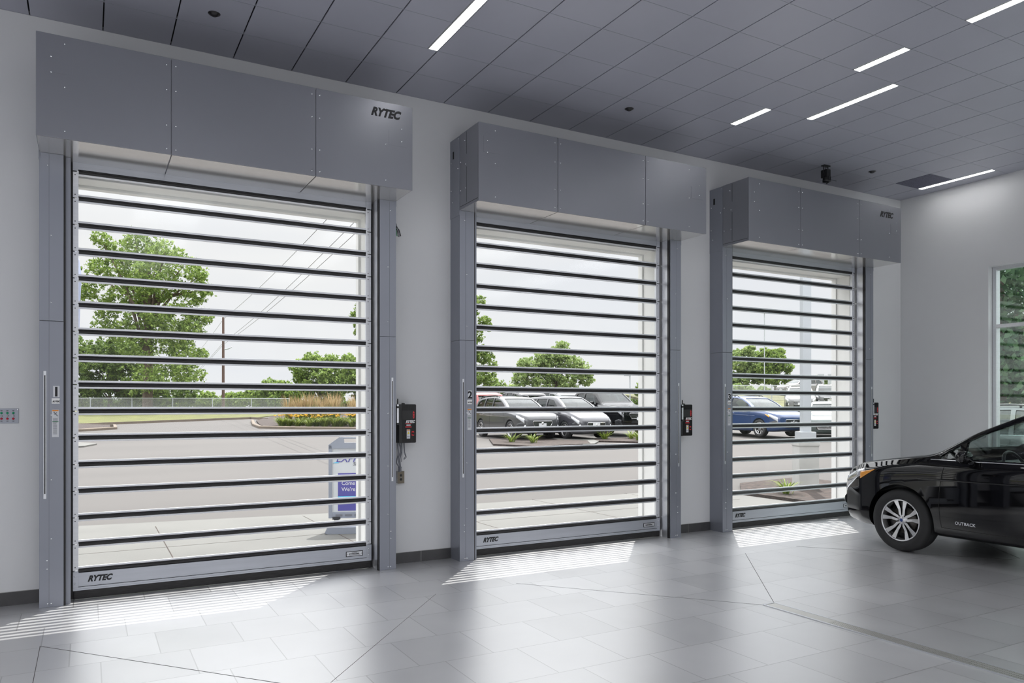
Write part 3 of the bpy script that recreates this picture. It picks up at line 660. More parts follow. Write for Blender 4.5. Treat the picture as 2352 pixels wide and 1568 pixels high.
# ------------------------------------------------------------------ cars
SPEC = {
 'wagon': dict(L=4.82, wheels=(.93, 3.675), R=.352, arch=.405,
   zt=[(0, .70), (.03, .80), (.12, .90), (.35, .985), (.8, 1.06), (1.18, 1.115), (1.32, 1.16), (1.7, 1.39), (2.1, 1.565), (2.35, 1.625), (2.8, 1.655), (3.5, 1.645), (4.1, 1.59), (4.38, 1.53), (4.55, 1.30), (4.70, 1.02), (4.79, .92), (4.82, .84)],
   zs=[(0, .62), (.03, .70), (.12, .80), (.35, .90), (.8, .985), (1.2, 1.03), (2, 1.04), (3, 1.06), (3.9, 1.09), (4.5, 1.10), (4.7, .98), (4.82, .80)],
   w=[(0, .50), (.03, .62), (.12, .74), (.35, .86), (.65, .905), (1, .915), (2.4, .92), (3.8, .915), (4.4, .88), (4.7, .80), (4.82, .68)],
   zb=[(0, .38), (.03, .30), (.12, .25), (.5, .21), (4.3, .22), (4.7, .28), (4.82, .40)],
   side=[[(1.62, 1.085), (1.63, 1.262), (1.82, 1.368), (2.12, 1.487), (2.42, 1.548), (2.72, 1.567), (2.72, 1.085)], [(1.36, 1.08), (1.38, 1.115), (1.57, 1.235), (1.57, 1.08)], [(2.80, 1.085), (2.80, 1.572), (3.45, 1.562), (3.52, 1.34), (3.50, 1.10)], [(3.60, 1.12), (3.60, 1.37), (3.55, 1.53), (3.95, 1.50), (4.22, 1.40), (4.34, 1.14)]],
   ws=(1.30, 2.12), rw=(4.36, 4.60), rails=(2.35, 4.2, 1.66)),
 'minivan': dict(L=4.6, wheels=(.90, 3.60), R=.33, arch=.37,
   zt=[(0, .62), (.03, .72), (.12, .82), (.35, .93), (.7, 1.04), (.95, 1.13), (1.4, 1.40), (1.85, 1.60), (2.2, 1.655), (3.0, 1.665), (3.9, 1.62), (4.3, 1.55), (4.45, 1.2), (4.55, .95), (4.6, .85)],
   zs=[(0, .55), (.03, .62), (.12, .72), (.35, .84), (.8, .96), (1.2, 1.0), (3, 1.05), (4.3, 1.1), (4.5, .98), (4.6, .78)],
   w=[(0, .52), (.03, .62), (.12, .74), (.35, .83), (.65, .87), (1, .88), (3.8, .88), (4.3, .84), (4.6, .68)],
   zb=[(0, .34), (.03, .24), (.12, .20), (.5, .17), (4.2, .2), (4.6, .36)],
   side=[[(1.40, 1.06), (1.62, 1.27), (1.95, 1.47), (2.40, 1.53), (2.40, 1.06)], [(2.48, 1.06), (2.48, 1.535), (3.25, 1.53), (3.25, 1.08)], [(3.33, 1.09), (3.33, 1.525), (3.85, 1.49), (4.15, 1.38), (4.2, 1.14)]],
   ws=(1.02, 1.85), rw=(4.30, 4.47), rails=None),
 'pickup': dict(L=5.75, wheels=(1.0, 4.55), R=.39, arch=.44,
   zt=[(0, .85), (.03, 1.0), (.12, 1.10), (.35, 1.17), (.9, 1.22), (1.30, 1.26), (1.45, 1.32), (1.8, 1.60), (2.05, 1.80), (2.3, 1.86), (3.2, 1.86), (3.55, 1.78), (3.68, 1.45), (3.74, 1.34), (3.8, 1.33), (5.7, 1.33), (5.75, 1.25)],
   zs=[(0, .78), (.03, .92), (.12, 1.02), (.35, 1.10), (.9, 1.16), (1.4, 1.20), (3.7, 1.26), (5.7, 1.28), (5.75, 1.2)],
   w=[(0, .72), (.03, .82), (.12, .90), (.35, .96), (1, .98), (5.5, .98), (5.75, .94)],
   zb=[(0, .5), (.03, .42), (.12, .38), (.5, .36), (5.5, .45), (5.75, .55)],
   side=[[(1.85, 1.30), (2.05, 1.55), (2.25, 1.72), (2.75, 1.74), (2.75, 1.30)], [(2.85, 1.30), (2.85, 1.74), (3.35, 1.71), (3.48, 1.34)]],
   ws=(1.50, 2.08), rw=(3.56, 3.66), rails=None),
 'sedan': dict(L=4.7, wheels=(.92, 3.62), R=.32, arch=.36,
   zt=[(0, .62), (.03, .70), (.12, .78), (.35, .86), (.9, .94), (1.25, 1.0), (1.6, 1.2), (1.95, 1.36), (2.3, 1.44), (3.0, 1.45), (3.4, 1.36), (3.8, 1.15), (4.0, 1.06), (4.5, 1.02), (4.65, .92), (4.7, .8)],
   zs=[(0, .55), (.03, .62), (.12, .70), (.35, .79), (.9, .88), (1.4, .92), (3, .94), (4, .97), (4.5, .93), (4.7, .75)],
   w=[(0, .52), (.03, .62), (.12, .72), (.35, .82), (.65, .86), (1, .88), (3.8, .88), (4.3, .84), (4.7, .68)],
   zb=[(0, .34), (.03, .26), (.12, .2), (.5, .18), (4.2, .2), (4.7, .36)],
   side=[[(1.55, .97), (1.80, 1.16), (2.05, 1.29), (2.45, 1.34), (2.45, .97)], [(2.53, .97), (2.53, 1.345), (3.0, 1.34), (3.35, 1.22), (3.45, .99)]],
   ws=(1.28, 1.96), rw=(3.40, 3.86), rails=None)}
def cu_(tab, x): return float(np.interp(x, [t[0] for t in tab], [t[1] for t in tab]))
def ring(S, x, inset=0):
    zt, zs, w_, zb = (cu_(S[k], x) for k in ('zt', 'zs', 'w', 'zb'))
    zs = min(zs, zt-.035); w_ -= inset; zt -= inset*.8; zb += inset*2.2; zs -= inset*.2
    hgt = max(zt-zs, .03); tum = lambda z: w_*.955-.02-(z-zs)*.30-.22*max(0, z-zs-.25)**2
    wt = max(tum(zt-.05) if hgt > .12 else w_*.93-.02, .3*w_)
    cp = [(0, zb), (w_*.55, zb), (w_*.90, zb+.01), (w_*.98, zb+.09), (w_*1.0, zb+.32*(zs-zb)), (w_*.995, zb+.62*(zs-zb)), (w_*1.0, zs-.14*(zs-zb)), (w_*.985, zs-.03), (w_*.955, zs)]
    k = 5
    for i in range(1, k+1):
        z = zs+(zt-.05-zs)*i/k if hgt > .12 else zs+hgt*.55*i/k
        cp.append((tum(z) if hgt > .12 else w_*.955-(w_*.955-wt)*(i/k)*.9, z))
    ey, ez = cp[-1]
    cp += [(ey*.93, ez+(zt-ez)*.62), (ey*.75, ez+(zt-ez)*.86), (ey*.42, zt-.005), (0, zt)]
    pts = [np.array(p) for p in cp]
    # one corner-cutting pass
    o = [pts[0]]
    for a, c in zip(pts[:-1], pts[1:]): o += [a*.75+c*.25, a*.25+c*.75]
    o.append(pts[-1]); return o
def side_y(S, x, z):
    r = ring(S, x); ys = [p[0] for p in r]; zz = [p[1] for p in r]
    i0 = 6
    return float(np.interp(z, zz[i0:-3], ys[i0:-3]))
SM = {}
def stations(S, x0, x1, n):
    t = np.linspace(0, 1, n); xs = list(x0+(x1-x0)*t)
    xs += [0.03, .06, .12, .2] if x0 == 0 else []
    return sorted(set(round(x, 4) for x in xs if x0 <= x <= x1))
def loft(S, xs, inset, mats, matfn):
    b = MB(); n = None; Lc = S['L']/2
    rings = []
    for x in xs:
        # smooth the tables a little along x
        rr = sum(np.array(ring(S, min(max(x+d, 0), S['L']), inset)) for d in (-.05*min(1, x/.2), 0, .05*min(1, (S['L']-x)/.2)))/3
        full = [(p[0], p[1]) for p in rr]+[(-p[0], p[1]) for p in rr[::-1][1:-1]]
        rings.append([(Lc-x, y, z) for y, z in full])
    n = len(rings[0]); 
    for r in rings: b.v += r
    for i in range(len(rings)-1):
        for k in range(n):
            q = (i*n+k, i*n+(k+1) % n, (i+1)*n+(k+1) % n, (i+1)*n+k)
            cz = sum(b.v[j][2] for j in q)/4; cx = Lc-sum(b.v[j][0] for j in q)/4; b.f.append(q); b.m.append(matfn(cx, cz)); b.sm.append(True)
    for base in (0, (len(rings)-1)*n):
        # cap as a fan strip between the two sides
        h = n//2
        for k in range(h):
            a, c = base+k, base+k+1; a2, c2 = base+(n-k) % n, base+(n-k-1) % n
            f = []
            for j in (a, c, c2, a2):
                if j not in f: f.append(j)
            if len(f) > 2: b.f.append(tuple(f)); b.m.append(matfn(0 if base == 0 else S['L'], b.v[a][2])); b.sm.append(True)
    me = b.mesh('tmp'); return me
def bool_(o, cutter):
    md = o.modifiers.new('b', 'BOOLEAN'); md.operation = 'DIFFERENCE'; md.solver = 'EXACT'; md.object = cutter
    dg = bpy.context.evaluated_depsgraph_get(); dg.update(); me = bpy.data.meshes.new_from_object(o.evaluated_get(dg))
    o.modifiers.clear(); old = o.data; o.data = me; bpy.data.objects.remove(cutter)
def tmpobj(me):
    bm = bmesh.new(); bm.from_mesh(me); bmesh.ops.remove_doubles(bm, verts=bm.verts[:], dist=1e-5); bmesh.ops.recalc_face_normals(bm, faces=bm.faces[:]); bm.to_mesh(me); bm.free()
    for _ in range(4 - len(me.materials)): me.materials.append(None)
    o = bpy.data.objects.new('t', me); C.objects.link(o); return o
def car_meshes(kind):
    if kind in SM: return SM[kind]
    S = SPEC[kind]; Lc = S['L']/2; R = S['R']; A = S['arch']; ax = S['wheels']
    def mf(x, z):
        if kind in ('wagon',) and (z < .36 or (x < .12 and z < .52) or min(math.hypot(x-a, z-R) for a in ax) < A+.055 and z < .78): return 1
        return 1 if z < .26 else 0
    body = tmpobj(loft(S, stations(S, 0, S['L'], 110), 0, None, mf))
    cav_x1 = S['rw'][1]-.08 if kind != 'pickup' else 3.60
    cav = tmpobj(loft(S, list(np.linspace(S['ws'][0]-.12, cav_x1, 46)), .045, None, lambda x, z: 2 if z < 1.12 else 3))
    bool_(body, cav)
    prisms = []
    for poly in S['side']:
        # round the corners
        pts = [Vector(p) for p in poly]; rp = []
        for i, p in enumerate(pts):
            a, c = pts[i-1], pts[(i+1) % len(pts)]; r_ = .035
            rp += [p+(a-p).normalized()*min(r_, (a-p).length*.3), p*.5+(p+(a-p).normalized()*r_*.35)*.25+(p+(c-p).normalized()*r_*.35)*.25, p+(c-p).normalized()*min(r_, (c-p).length*.3)]
        b = MB(); b.prism([(Lc-p.x, p.y) for p in rp], -1.3, 1.3); b.m = [0]*len(b.m); bool_(body, tmpobj(b.mesh('t')))
    x0, x1 = S['ws']; wz = cu_(S['zs'], x0)+.03
    ya = side_y(S, x0+.05, wz+.0)-.16; yb = side_y(S, x1, cu_(S['zt'], x1)-.1)-.13
    b = MB(); b.prism([(Lc-x0-.04, -ya), (Lc-x1+.05, -yb), (Lc-x1+.05, yb), (Lc-x0-.04, ya)], wz-.04, 2.4, 'XY'); bool_(body, tmpobj(b.mesh('t')))
    x0, x1 = S['rw']; b = MB()
    if kind == 'sedan': b.prism([(Lc-x0-.03, -.52), (Lc-x1+.02, -.60), (Lc-x1+.02, .60), (Lc-x0-.03, .52)], .98, 2.4, 'XY')
    else: b.box(Lc-x1-.3, Lc-x0-.02, -.58, .58, cu_(S['zs'], x0)+.06, cu_(S['zt'], x0)-.09)
    bool_(body, tmpobj(b.mesh('t')))
    for a in ax:
        for s_ in (-1, 1):
            b = MB(); b.cyl((Lc-a, s_*.88, R), (0, 1, 0), A, .56, 40, 1); bool_(body, tmpobj(b.mesh('t')))
    me = body.data; bpy.data.objects.remove(body); me.name = 'body'
    for p in me.polygons: p.use_smooth = True
    try: me.set_sharp_from_angle(angle=math.radians(35))
    except Exception: pass
    # glass: inner sheet following the body, kept only behind the openings
    g = {}
    def sheet(test, grow_side=True):
        b = MB(); xs = np.linspace(S['ws'][0]-.06, S['L']-.05, 90); rs = []
        for x in xs:
            rr = sum(np.array(ring(S, min(max(x+d, 0), S['L']), .022)) for d in (-.05, 0, .05))/3
            rs.append([(x, p[0], p[1]) for p in rr[8:]])
        for s_ in (1, -1):
            for i in range(len(rs)-1):
                for k in range(len(rs[0])-1):
                    q = [rs[i][k], rs[i][k+1], rs[i+1][k+1], rs[i+1][k]]
                    c = np.mean(q, axis=0); c[1] *= s_
                    if test(c): b.add([(Lc-p[0], s_*p[1], p[2]) for p in q], [(0, 1, 2, 3)], 0, True)
        me_ = b.mesh('t', False); bm = bmesh.new(); bm.from_mesh(me_); bmesh.ops.remove_doubles(bm, verts=bm.verts[:], dist=.0015); bmesh.ops.recalc_face_normals(bm, faces=bm.faces[:])
        bmesh.ops.solidify(bm, geom=bm.faces[:], thickness=.004); bm.to_mesh(me_); bm.free(); return me_
    def inside(pt, poly, m_):
        x, z = pt; c = np.mean(np.array(poly), axis=0); P = [(c[0]+(p[0]-c[0])*(1+m_/abs(p[0]-c[0]) if abs(p[0]-c[0]) > .01 else 1), c[1]+(p[1]-c[1])*(1+m_/abs(p[1]-c[1]) if abs(p[1]-c[1]) > .01 else 1)) for p in poly]; r = False
        for i in range(len(P)):
            (x1_, z1), (x2_, z2) = P[i-1], P[i]
            if (z1 > z) != (z2 > z) and x < (x2_-x1_)*(z-z1)/(z2-z1)+x1_: r = not r
        return r
    g['side'] = [sheet(lambda c, poly=poly, q=q: c[1]*q > .35 and inside((c[0], c[2]), poly, .035) and c[2] < cu_(S['zt'], c[0])-.05) for poly in S['side'] for q in (1, -1)]
    g['ws'] = sheet(lambda c: S['ws'][0]-.02 < c[0] < S['ws'][1]+.02 and abs(c[1]) < side_y(S, c[0], cu_(S['zs'], c[0])+.05)-.09 and c[2] > cu_(S['zt'], c[0])-.10)
    b = MB(); x0, x1 = S['rw']; z0, z1 = cu_(S['zs'], x0)+.03, cu_(S['zt'], x0)-.07
    if kind != 'sedan':
        b.add([(Lc-x1+.03, -.6, z0), (Lc-x1+.03, .6, z0), (Lc-x0+.0, .59, z1), (Lc-x0+.0, -.59, z1), (Lc-x1+.034, -.6, z0), (Lc-x1+.034, .6, z0), (Lc-x0+.004, .59, z1), (Lc-x0+.004, -.59, z1)], [(0, 1, 2, 3), (7, 6, 5, 4), (0, 4, 5, 1), (1, 5, 6, 2), (2, 6, 7, 3), (3, 7, 4, 0)]); g['rw'] = b.mesh('t')
    else: g['rw'] = sheet(lambda c: x0-.02 < c[0] < x1+.02 and abs(c[1]) < .64 and c[2] > cu_(S['zt'], c[0])-.08)
    # lamps, grille, bumper pieces, seams
    def strip_patch(xs, zlo, zhi, off, nm, n=5):
        res = []
        for s_ in (1, -1):
            b = MB()
            vs = []
            for x in xs:
                for k in range(n):
                    z = zlo(x)+(zhi(x)-zlo(x))*k/(n-1); vs.append((Lc-x+(off if x < .05 else 0), s_*(side_y(S, x, z)+off), z))
            m_ = len(vs); vs2 = [(v[0]-(.012 if v[0] > Lc-.1 else 0), v[1]-s_*.012, v[2]) for v in vs]
            fs = [(i*n+k, i*n+k+1, (i+1)*n+k+1, (i+1)*n+k) for i in range(len(xs)-1) for k in range(n-1)]
            b.add(vs+vs2, fs+[tuple(j+m_ for j in f[::-1]) for f in fs]+[(i*n, (i+1)*n, (i+1)*n+m_, i*n+m_) for i in range(len(xs)-1)]+[((i+1)*n-1, (i+2)*n-1, (i+2)*n-1+m_, (i+1)*n-1+m_) for i in range(len(xs)-1)]+[(k, k+1, k+1+m_, k+m_) for k in range(n-1)]+[((len(xs)-1)*n+k, (len(xs)-1)*n+k+1, (len(xs)-1)*n+k+1+m_, (len(xs)-1)*n+k+m_) for k in range(n-1)], 0, True)
            res.append(b.mesh(nm))
        return res
    zs_ = S['zs']; hz = lambda x: cu_(zs_, x)-.012
    lo = lambda x: max(cu_(zs_, x)-.20+.26*x, .56)
    g['headlight'] = strip_patch(np.linspace(.012, .46, 18), lambda x: min(lo(x), hz(x)-.01), hz, .006, 'headlight')
    g['amber'] = strip_patch(np.linspace(.40, .62, 10), lambda x: hz(x)-.115+max(0, (x-.40))*.4, lambda x: hz(x)-.03, .009, 'turn_signal')
    zf = cu_(S['zt'], .03); W0 = S['w'][1][1]
    b = MB(); b.prism([(-W0*.62, zf-.10), (W0*.62, zf-.10), (W0*.66, zf-.16), (W0*.52, zf-.33), (-W0*.52, zf-.33), (-W0*.66, zf-.16)], Lc-.02, Lc+.018, 'YZ'); g['grille'] = b.mesh('grille')
    b = MB(); gp = [(-W0*.62, zf-.10), (W0*.62, zf-.10), (W0*.66, zf-.16), (W0*.52, zf-.33), (-W0*.52, zf-.33), (-W0*.66, zf-.16), (-W0*.62, zf-.10)]; b.tube([(Lc+.016, y, z) for y, z in gp], .010, 8)
    for k in range(1, 5): z = zf-.10-.046*k; b.box(Lc+.014, Lc+.024, -W0*.58, W0*.58, z-.006, z+.004)
    b.lathe([(0, .012), (.035, .01), (.05, 0)], 18, axis='X', c=(Lc+.02, 0, zf-.19)); g['grille_trim'] = b.mesh('grille_trim')
    zb0 = .38 if kind != 'pickup' else .5
    b = MB(); b.prism([(-.42, zb0), (.42, zb0), (.38, zb0+.10), (-.38, zb0+.10)], Lc-.03, Lc+.012, 'YZ'); g['intake'] = b.mesh('intake')
    b = MB(); b.box(Lc+.01, Lc+.022, -.16, .16, zb0+.11, zb0+.24, b=.004); b.box(-Lc-.022, -Lc-.005, -.16, .16, .72, .85, b=.004); g['plate'] = b.mesh('licence_plate')
    g['fog'] = strip_patch(np.linspace(.075, .40, 12), lambda x: .40, lambda x: .66-.35*abs(x-.2), .004, 'fog_lamp_surround')
    b = MB()
    g['foglamp'] = [MB().lathe([(0, .02), (.05, .018), (.065, 0)], 18, axis='X', c=(Lc-.075, s_*.66, .50)).mesh('fog_lamp') for s_ in (1, -1)]
    Lr = S['L']
    g['tail'] = strip_patch(np.linspace(Lr-.30, Lr-.02, 10), lambda x: cu_(zs_, Lr-.3)-.28, lambda x: cu_(zs_, x)-.05 if x < Lr-.12 else cu_(zs_, x)-.02, .006, 'tail_lamp')
    def lines(nm, paths, r_, sink):
        res = []
        for pts in paths:
            for s_ in (1, -1): res.append(MB().tube([(Lc-x, s_*(side_y(S, x, z)+sink), z) for x, z in pts], r_, 6).mesh(nm))
        return res
    dp = S['side'][0][-1][0]+.04; zl = lambda x: cu_(zs_, x)
    f0 = S['ws'][0]+.10; dz = [(f0+.06-.10*math.sin(t*PI)*.4-.04*t, zl(f0)-.0-(zl(f0)-.34)*t) for t in np.linspace(0, 1, 14)]
    d2 = S['side'][2 if kind != 'wagon' else 4 if False else 2][-1][0]+.05 if len(S['side']) > 2 else S['side'][-1][-1][0]+.05
    g['seam'] = lines('door_seam', [dz, [(dp, z) for z in np.linspace(.36, zl(dp), 12)], [(d2, z) for z in np.linspace(.80, zl(d2), 8)], [(x, .34) for x in np.linspace(dz[-1][0], S['wheels'][1]-.42, 30)]], .0032, .0003)
    g0 = S['side'][0][0][0] if kind != 'wagon' else 1.30
    g['belt_trim'] = lines('belt_trim', [[(x, S['side'][0][0][1]-.022+(x-g0)*.006) for x in np.linspace(g0-.03, S['side'][-1][-1][0]+.05, 36)]], .007, -.0025)
    g['crease'] = lines('door_crease', [[(x, .845+.02*(x-1.2)) for x in np.linspace(1.15, S['wheels'][1]+.1, 36)]], .012, -.0045)
    g['handle'] = []
    for s_ in (1, -1):
        for hx in (dp-.30, d2-.20):
            y = side_y(S, hx, .93); g['handle'].append(MB().tube([(Lc-hx+.10, s_*(y-.01), .925), (Lc-hx+.08, s_*(y+.022), .93), (Lc-hx-.08, s_*(y+.022), .932), (Lc-hx-.10, s_*(y-.01), .93)], [.010, .013, .013, .010], 10).mesh('door_handle'))
    def mirror(s_):
        mx_, mz = S['side'][0][0][0]+(.06 if kind != 'wagon' else .10), S['side'][0][0][1]+.03; y = side_y(S, mx_, mz)
        b = MB(); vs = []; 
        for i in range(9):
            th = PI*i/8
            for k in range(14):
                ph = 2*PI*k/14; cxx = math.sin(th)*math.cos(ph); cz = math.sin(th)*math.sin(ph); cy = math.cos(th)
                sg = lambda v, p: math.copysign(abs(v)**p, v)
                vs.append((Lc-mx_+.075*sg(cxx, .7)*(1.0 if cxx > 0 else .55), s_*(y+.145+.105*sg(cy, .7)), mz+.065*sg(cz, .75)+.0))
        b.add(vs, [(i*14+k, i*14+(k+1) % 14, (i+1)*14+(k+1) % 14, (i+1)*14+k) for i in range(8) for k in range(14)], 0, True)
        return b.mesh('mirror_shell'), MB().tube([(Lc-mx_, s_*(y-.02), mz-.07), (Lc-mx_, s_*(y+.05), mz-.06), (Lc-mx_, s_*(y+.09), mz-.02)], [.028, .024, .022], 10).mesh('mirror_arm')
    g['mirror'] = [mirror(1), mirror(-1)]
    if S['rails']:
        x0, x1, z = S['rails']; g['rail'] = []
        for s_ in (1, -1):
            b = MB(); P = []
            for x in np.linspace(x0, x1, 16):
                zz = cu_(S['zt'], x)-.035; hgt = .055 if x0+.12 < x < x1-.12 else .0; P.append((Lc-x, s_*(side_y(S, x, cu_(S['zt'], x)-.08)-.05), zz+hgt))
            b.tube(P, .018, 10)
            for x in (x0+.3, (x0+x1)/2, x1-.3): b.cyl((Lc-x, s_*(side_y(S, x, cu_(S['zt'], x)-.08)-.05), cu_(S['zt'], x)-.02), (0, 0, 1), .022, .07, 10)
            g['rail'].append(b.mesh('roof_rail'))
    # interior
    def seat(x, y, w_=.50):
        b = MB(); b.box(Lc-x-.25, Lc-x+.25, y-w_/2, y+w_/2, .48, .64, b=.05)
        m_ = Matrix.Rotation(math.radians(-16), 4, 'Y'); q = MB(); q.box(-.06, .06, -w_/2, w_/2, 0, .58, b=.045)
        if w_ < .8: q.box(-.045, .045, -.13, .13, .60, .76, b=.035)
        else:
            for yy in (-.4, .4): q.box(-.045, .045, yy-.12, yy+.12, .60, .72, b=.035)
        b.add([tuple((m_ @ Vector(v))+Vector((Lc-x-.20, y, .60))) for v in q.v], q.f, 0, True); return b.mesh('seat')
    sx = S['side'][0][-1][0]-.12; g['seats'] = [seat(sx, .38), seat(sx, -.38)]+([seat(sx+.85, 0, 1.25)] if kind != 'pickup' else [])
    b = MB(); x0 = S['ws'][0]; zz = cu_(zs_, x0)
    b.prism([(Lc-x0+.02, zz-.25), (Lc-x0+.02, zz-.04), (Lc-x0-.20, zz+.0), (Lc-x0-.38, zz-.015), (Lc-x0-.46, zz-.08), (Lc-x0-.44, zz-.3)], -.74, .74, 'XZ'); g['dash'] = b.mesh('dashboard')
    c = Vector((Lc-x0-.60, .38, zz-.04)); b = MB(); tl = math.radians(25); P = []
    for k in range(29): a = 2*PI*k/28; P.append(c+Vector((math.sin(tl)*math.sin(a)*.185, math.cos(a)*.185, math.cos(tl)*math.sin(a)*.185)))
    b.tube(P, .016, 8); b.box(c.x-.02, c.x+.03, c.y-.06, c.y+.06, c.z-.06, c.z+.045, b=.015); b.tube([c+Vector((0, -.17, 0)), c+Vector((0, .17, 0))], .014, 6); b.tube([c, c+Vector((-.05, 0, -.17))], .014, 6); b.tube([c, c+Vector((.16, 0, -.06))], .03, 8); g['wheel'] = b.mesh('steering_wheel')
    xx = S['ws'][1]-.12; b = MB(); b.box(Lc-xx-.02, Lc-xx+.02, -.13, .13, cu_(S['zt'], xx)-.17, cu_(S['zt'], xx)-.10, b=.015); b.cyl((Lc-xx+.02, 0, cu_(S['zt'], xx)-.09), (0, 0, 1), .012, .10, 8); g['rear_mirror'] = b.mesh('rear_view_mirror')
    SM[kind] = (me, g); return SM[kind]
def wheel_meshes(R, k=5):
    key = 'wheel%.2f' % R
    if key in MC: return MC[key]
    t_ = MB(); W_ = .115
    t_.lathe([(R*.665, -W_*.82), (R*.70, -W_*.98), (R*.80, -W_*1.05), (R*.92, -W_*.98), (R*.975, -W_*.86), (R*.995, -W_*.6), (R, -W_*.45), (R*.985, -W_*.40), (R, -W_*.35), (R, -.01), (R*.985, 0), (R, .01), (R, W_*.35), (R*.985, W_*.40), (R, W_*.45), (R*.995, W_*.6), (R*.975, W_*.86), (R*.92, W_*.98), (R*.80, W_*1.05), (R*.70, W_*.98), (R*.665, W_*.82)], 56, axis='Y', closed=True)
    r_ = MB(); Ri = R*.672
    r_.lathe([(Ri, W_*.86), (Ri+.002, W_*.95), (Ri-.010, W_*.97), (Ri-.016, W_*.90), (Ri-.02, W_*.2)], 56, 0, axis='Y')
    r_.lathe([(Ri-.02, W_*.25), (Ri-.022, -W_*.7), (Ri, -W_*.86)], 56, 1, axis='Y'); r_.lathe([(0, -.01), (Ri-.03, -.01)], 32, 1, axis='Y')
    s_ = MB()
    for q in range(k):
        for dd in (-1, 1):
            a0 = 2*PI*q/k+PI/2; a1 = a0+dd*.165; a2 = a0+dd*.235
            def P(r, a, off, y): return (r*math.cos(a)-off*math.sin(a), y, r*math.sin(a)+off*math.cos(a))
            ro = Ri-.012
            pts = [P(.035, a0, dd*.004, W_*.62), P(.035, a0, dd*.032, W_*.62), P(ro*.55, a1, dd*.021, W_*.66), P(ro, a2, dd*.030, W_*.86), P(ro, a1, -dd*.006, W_*.86), P(ro*.55, a1, -dd*.008, W_*.66)]
            n = len(pts); low = [(p[0], p[1]-.035, p[2]) for p in pts]
            s_.add(pts+low, [tuple(range(n)), tuple(range(2*n-1, n-1, -1))]+[(i, (i+1) % n, (i+1) % n+n, i+n) for i in range(n)], 0)
            s_.f[-n:]; 
            for z in range(n): s_.m[-1-z] = 1
    for q in range(k):
        a0 = 2*PI*(q+.5)/k+PI/2; s_.lathe([(0, .012), (.008, .01), (.011, 0)], 10, 1, axis='Y', c=(.058*math.cos(a0), W_*.58, .058*math.sin(a0)))
    s_.lathe([(0, W_*.72), (.026, W_*.72), (.031, W_*.66), (.052, W_*.62), (.066, W_*.50), (.066, W_*.2)], 28, 0, axis='Y')
    s_.lathe([(0, W_*.76), (.018, W_*.755), (.02, W_*.70)], 20, 2, axis='Y')
    br = MB(); br.lathe([(0, .0), (.15, .0), (.15, .03), (.0, .03)], 36, axis='Y')
    MC[key] = (t_.mesh('tyre'), r_.mesh('rim'), s_.mesh('spokes'), br.mesh('brake_disc')); return MC[key]
M['emblem'] = mat('blue_emblem', (.05, .08, .25), .15, .5); M['iron'] = mat('cast_iron', (.12, .11, .10), .45, .7)
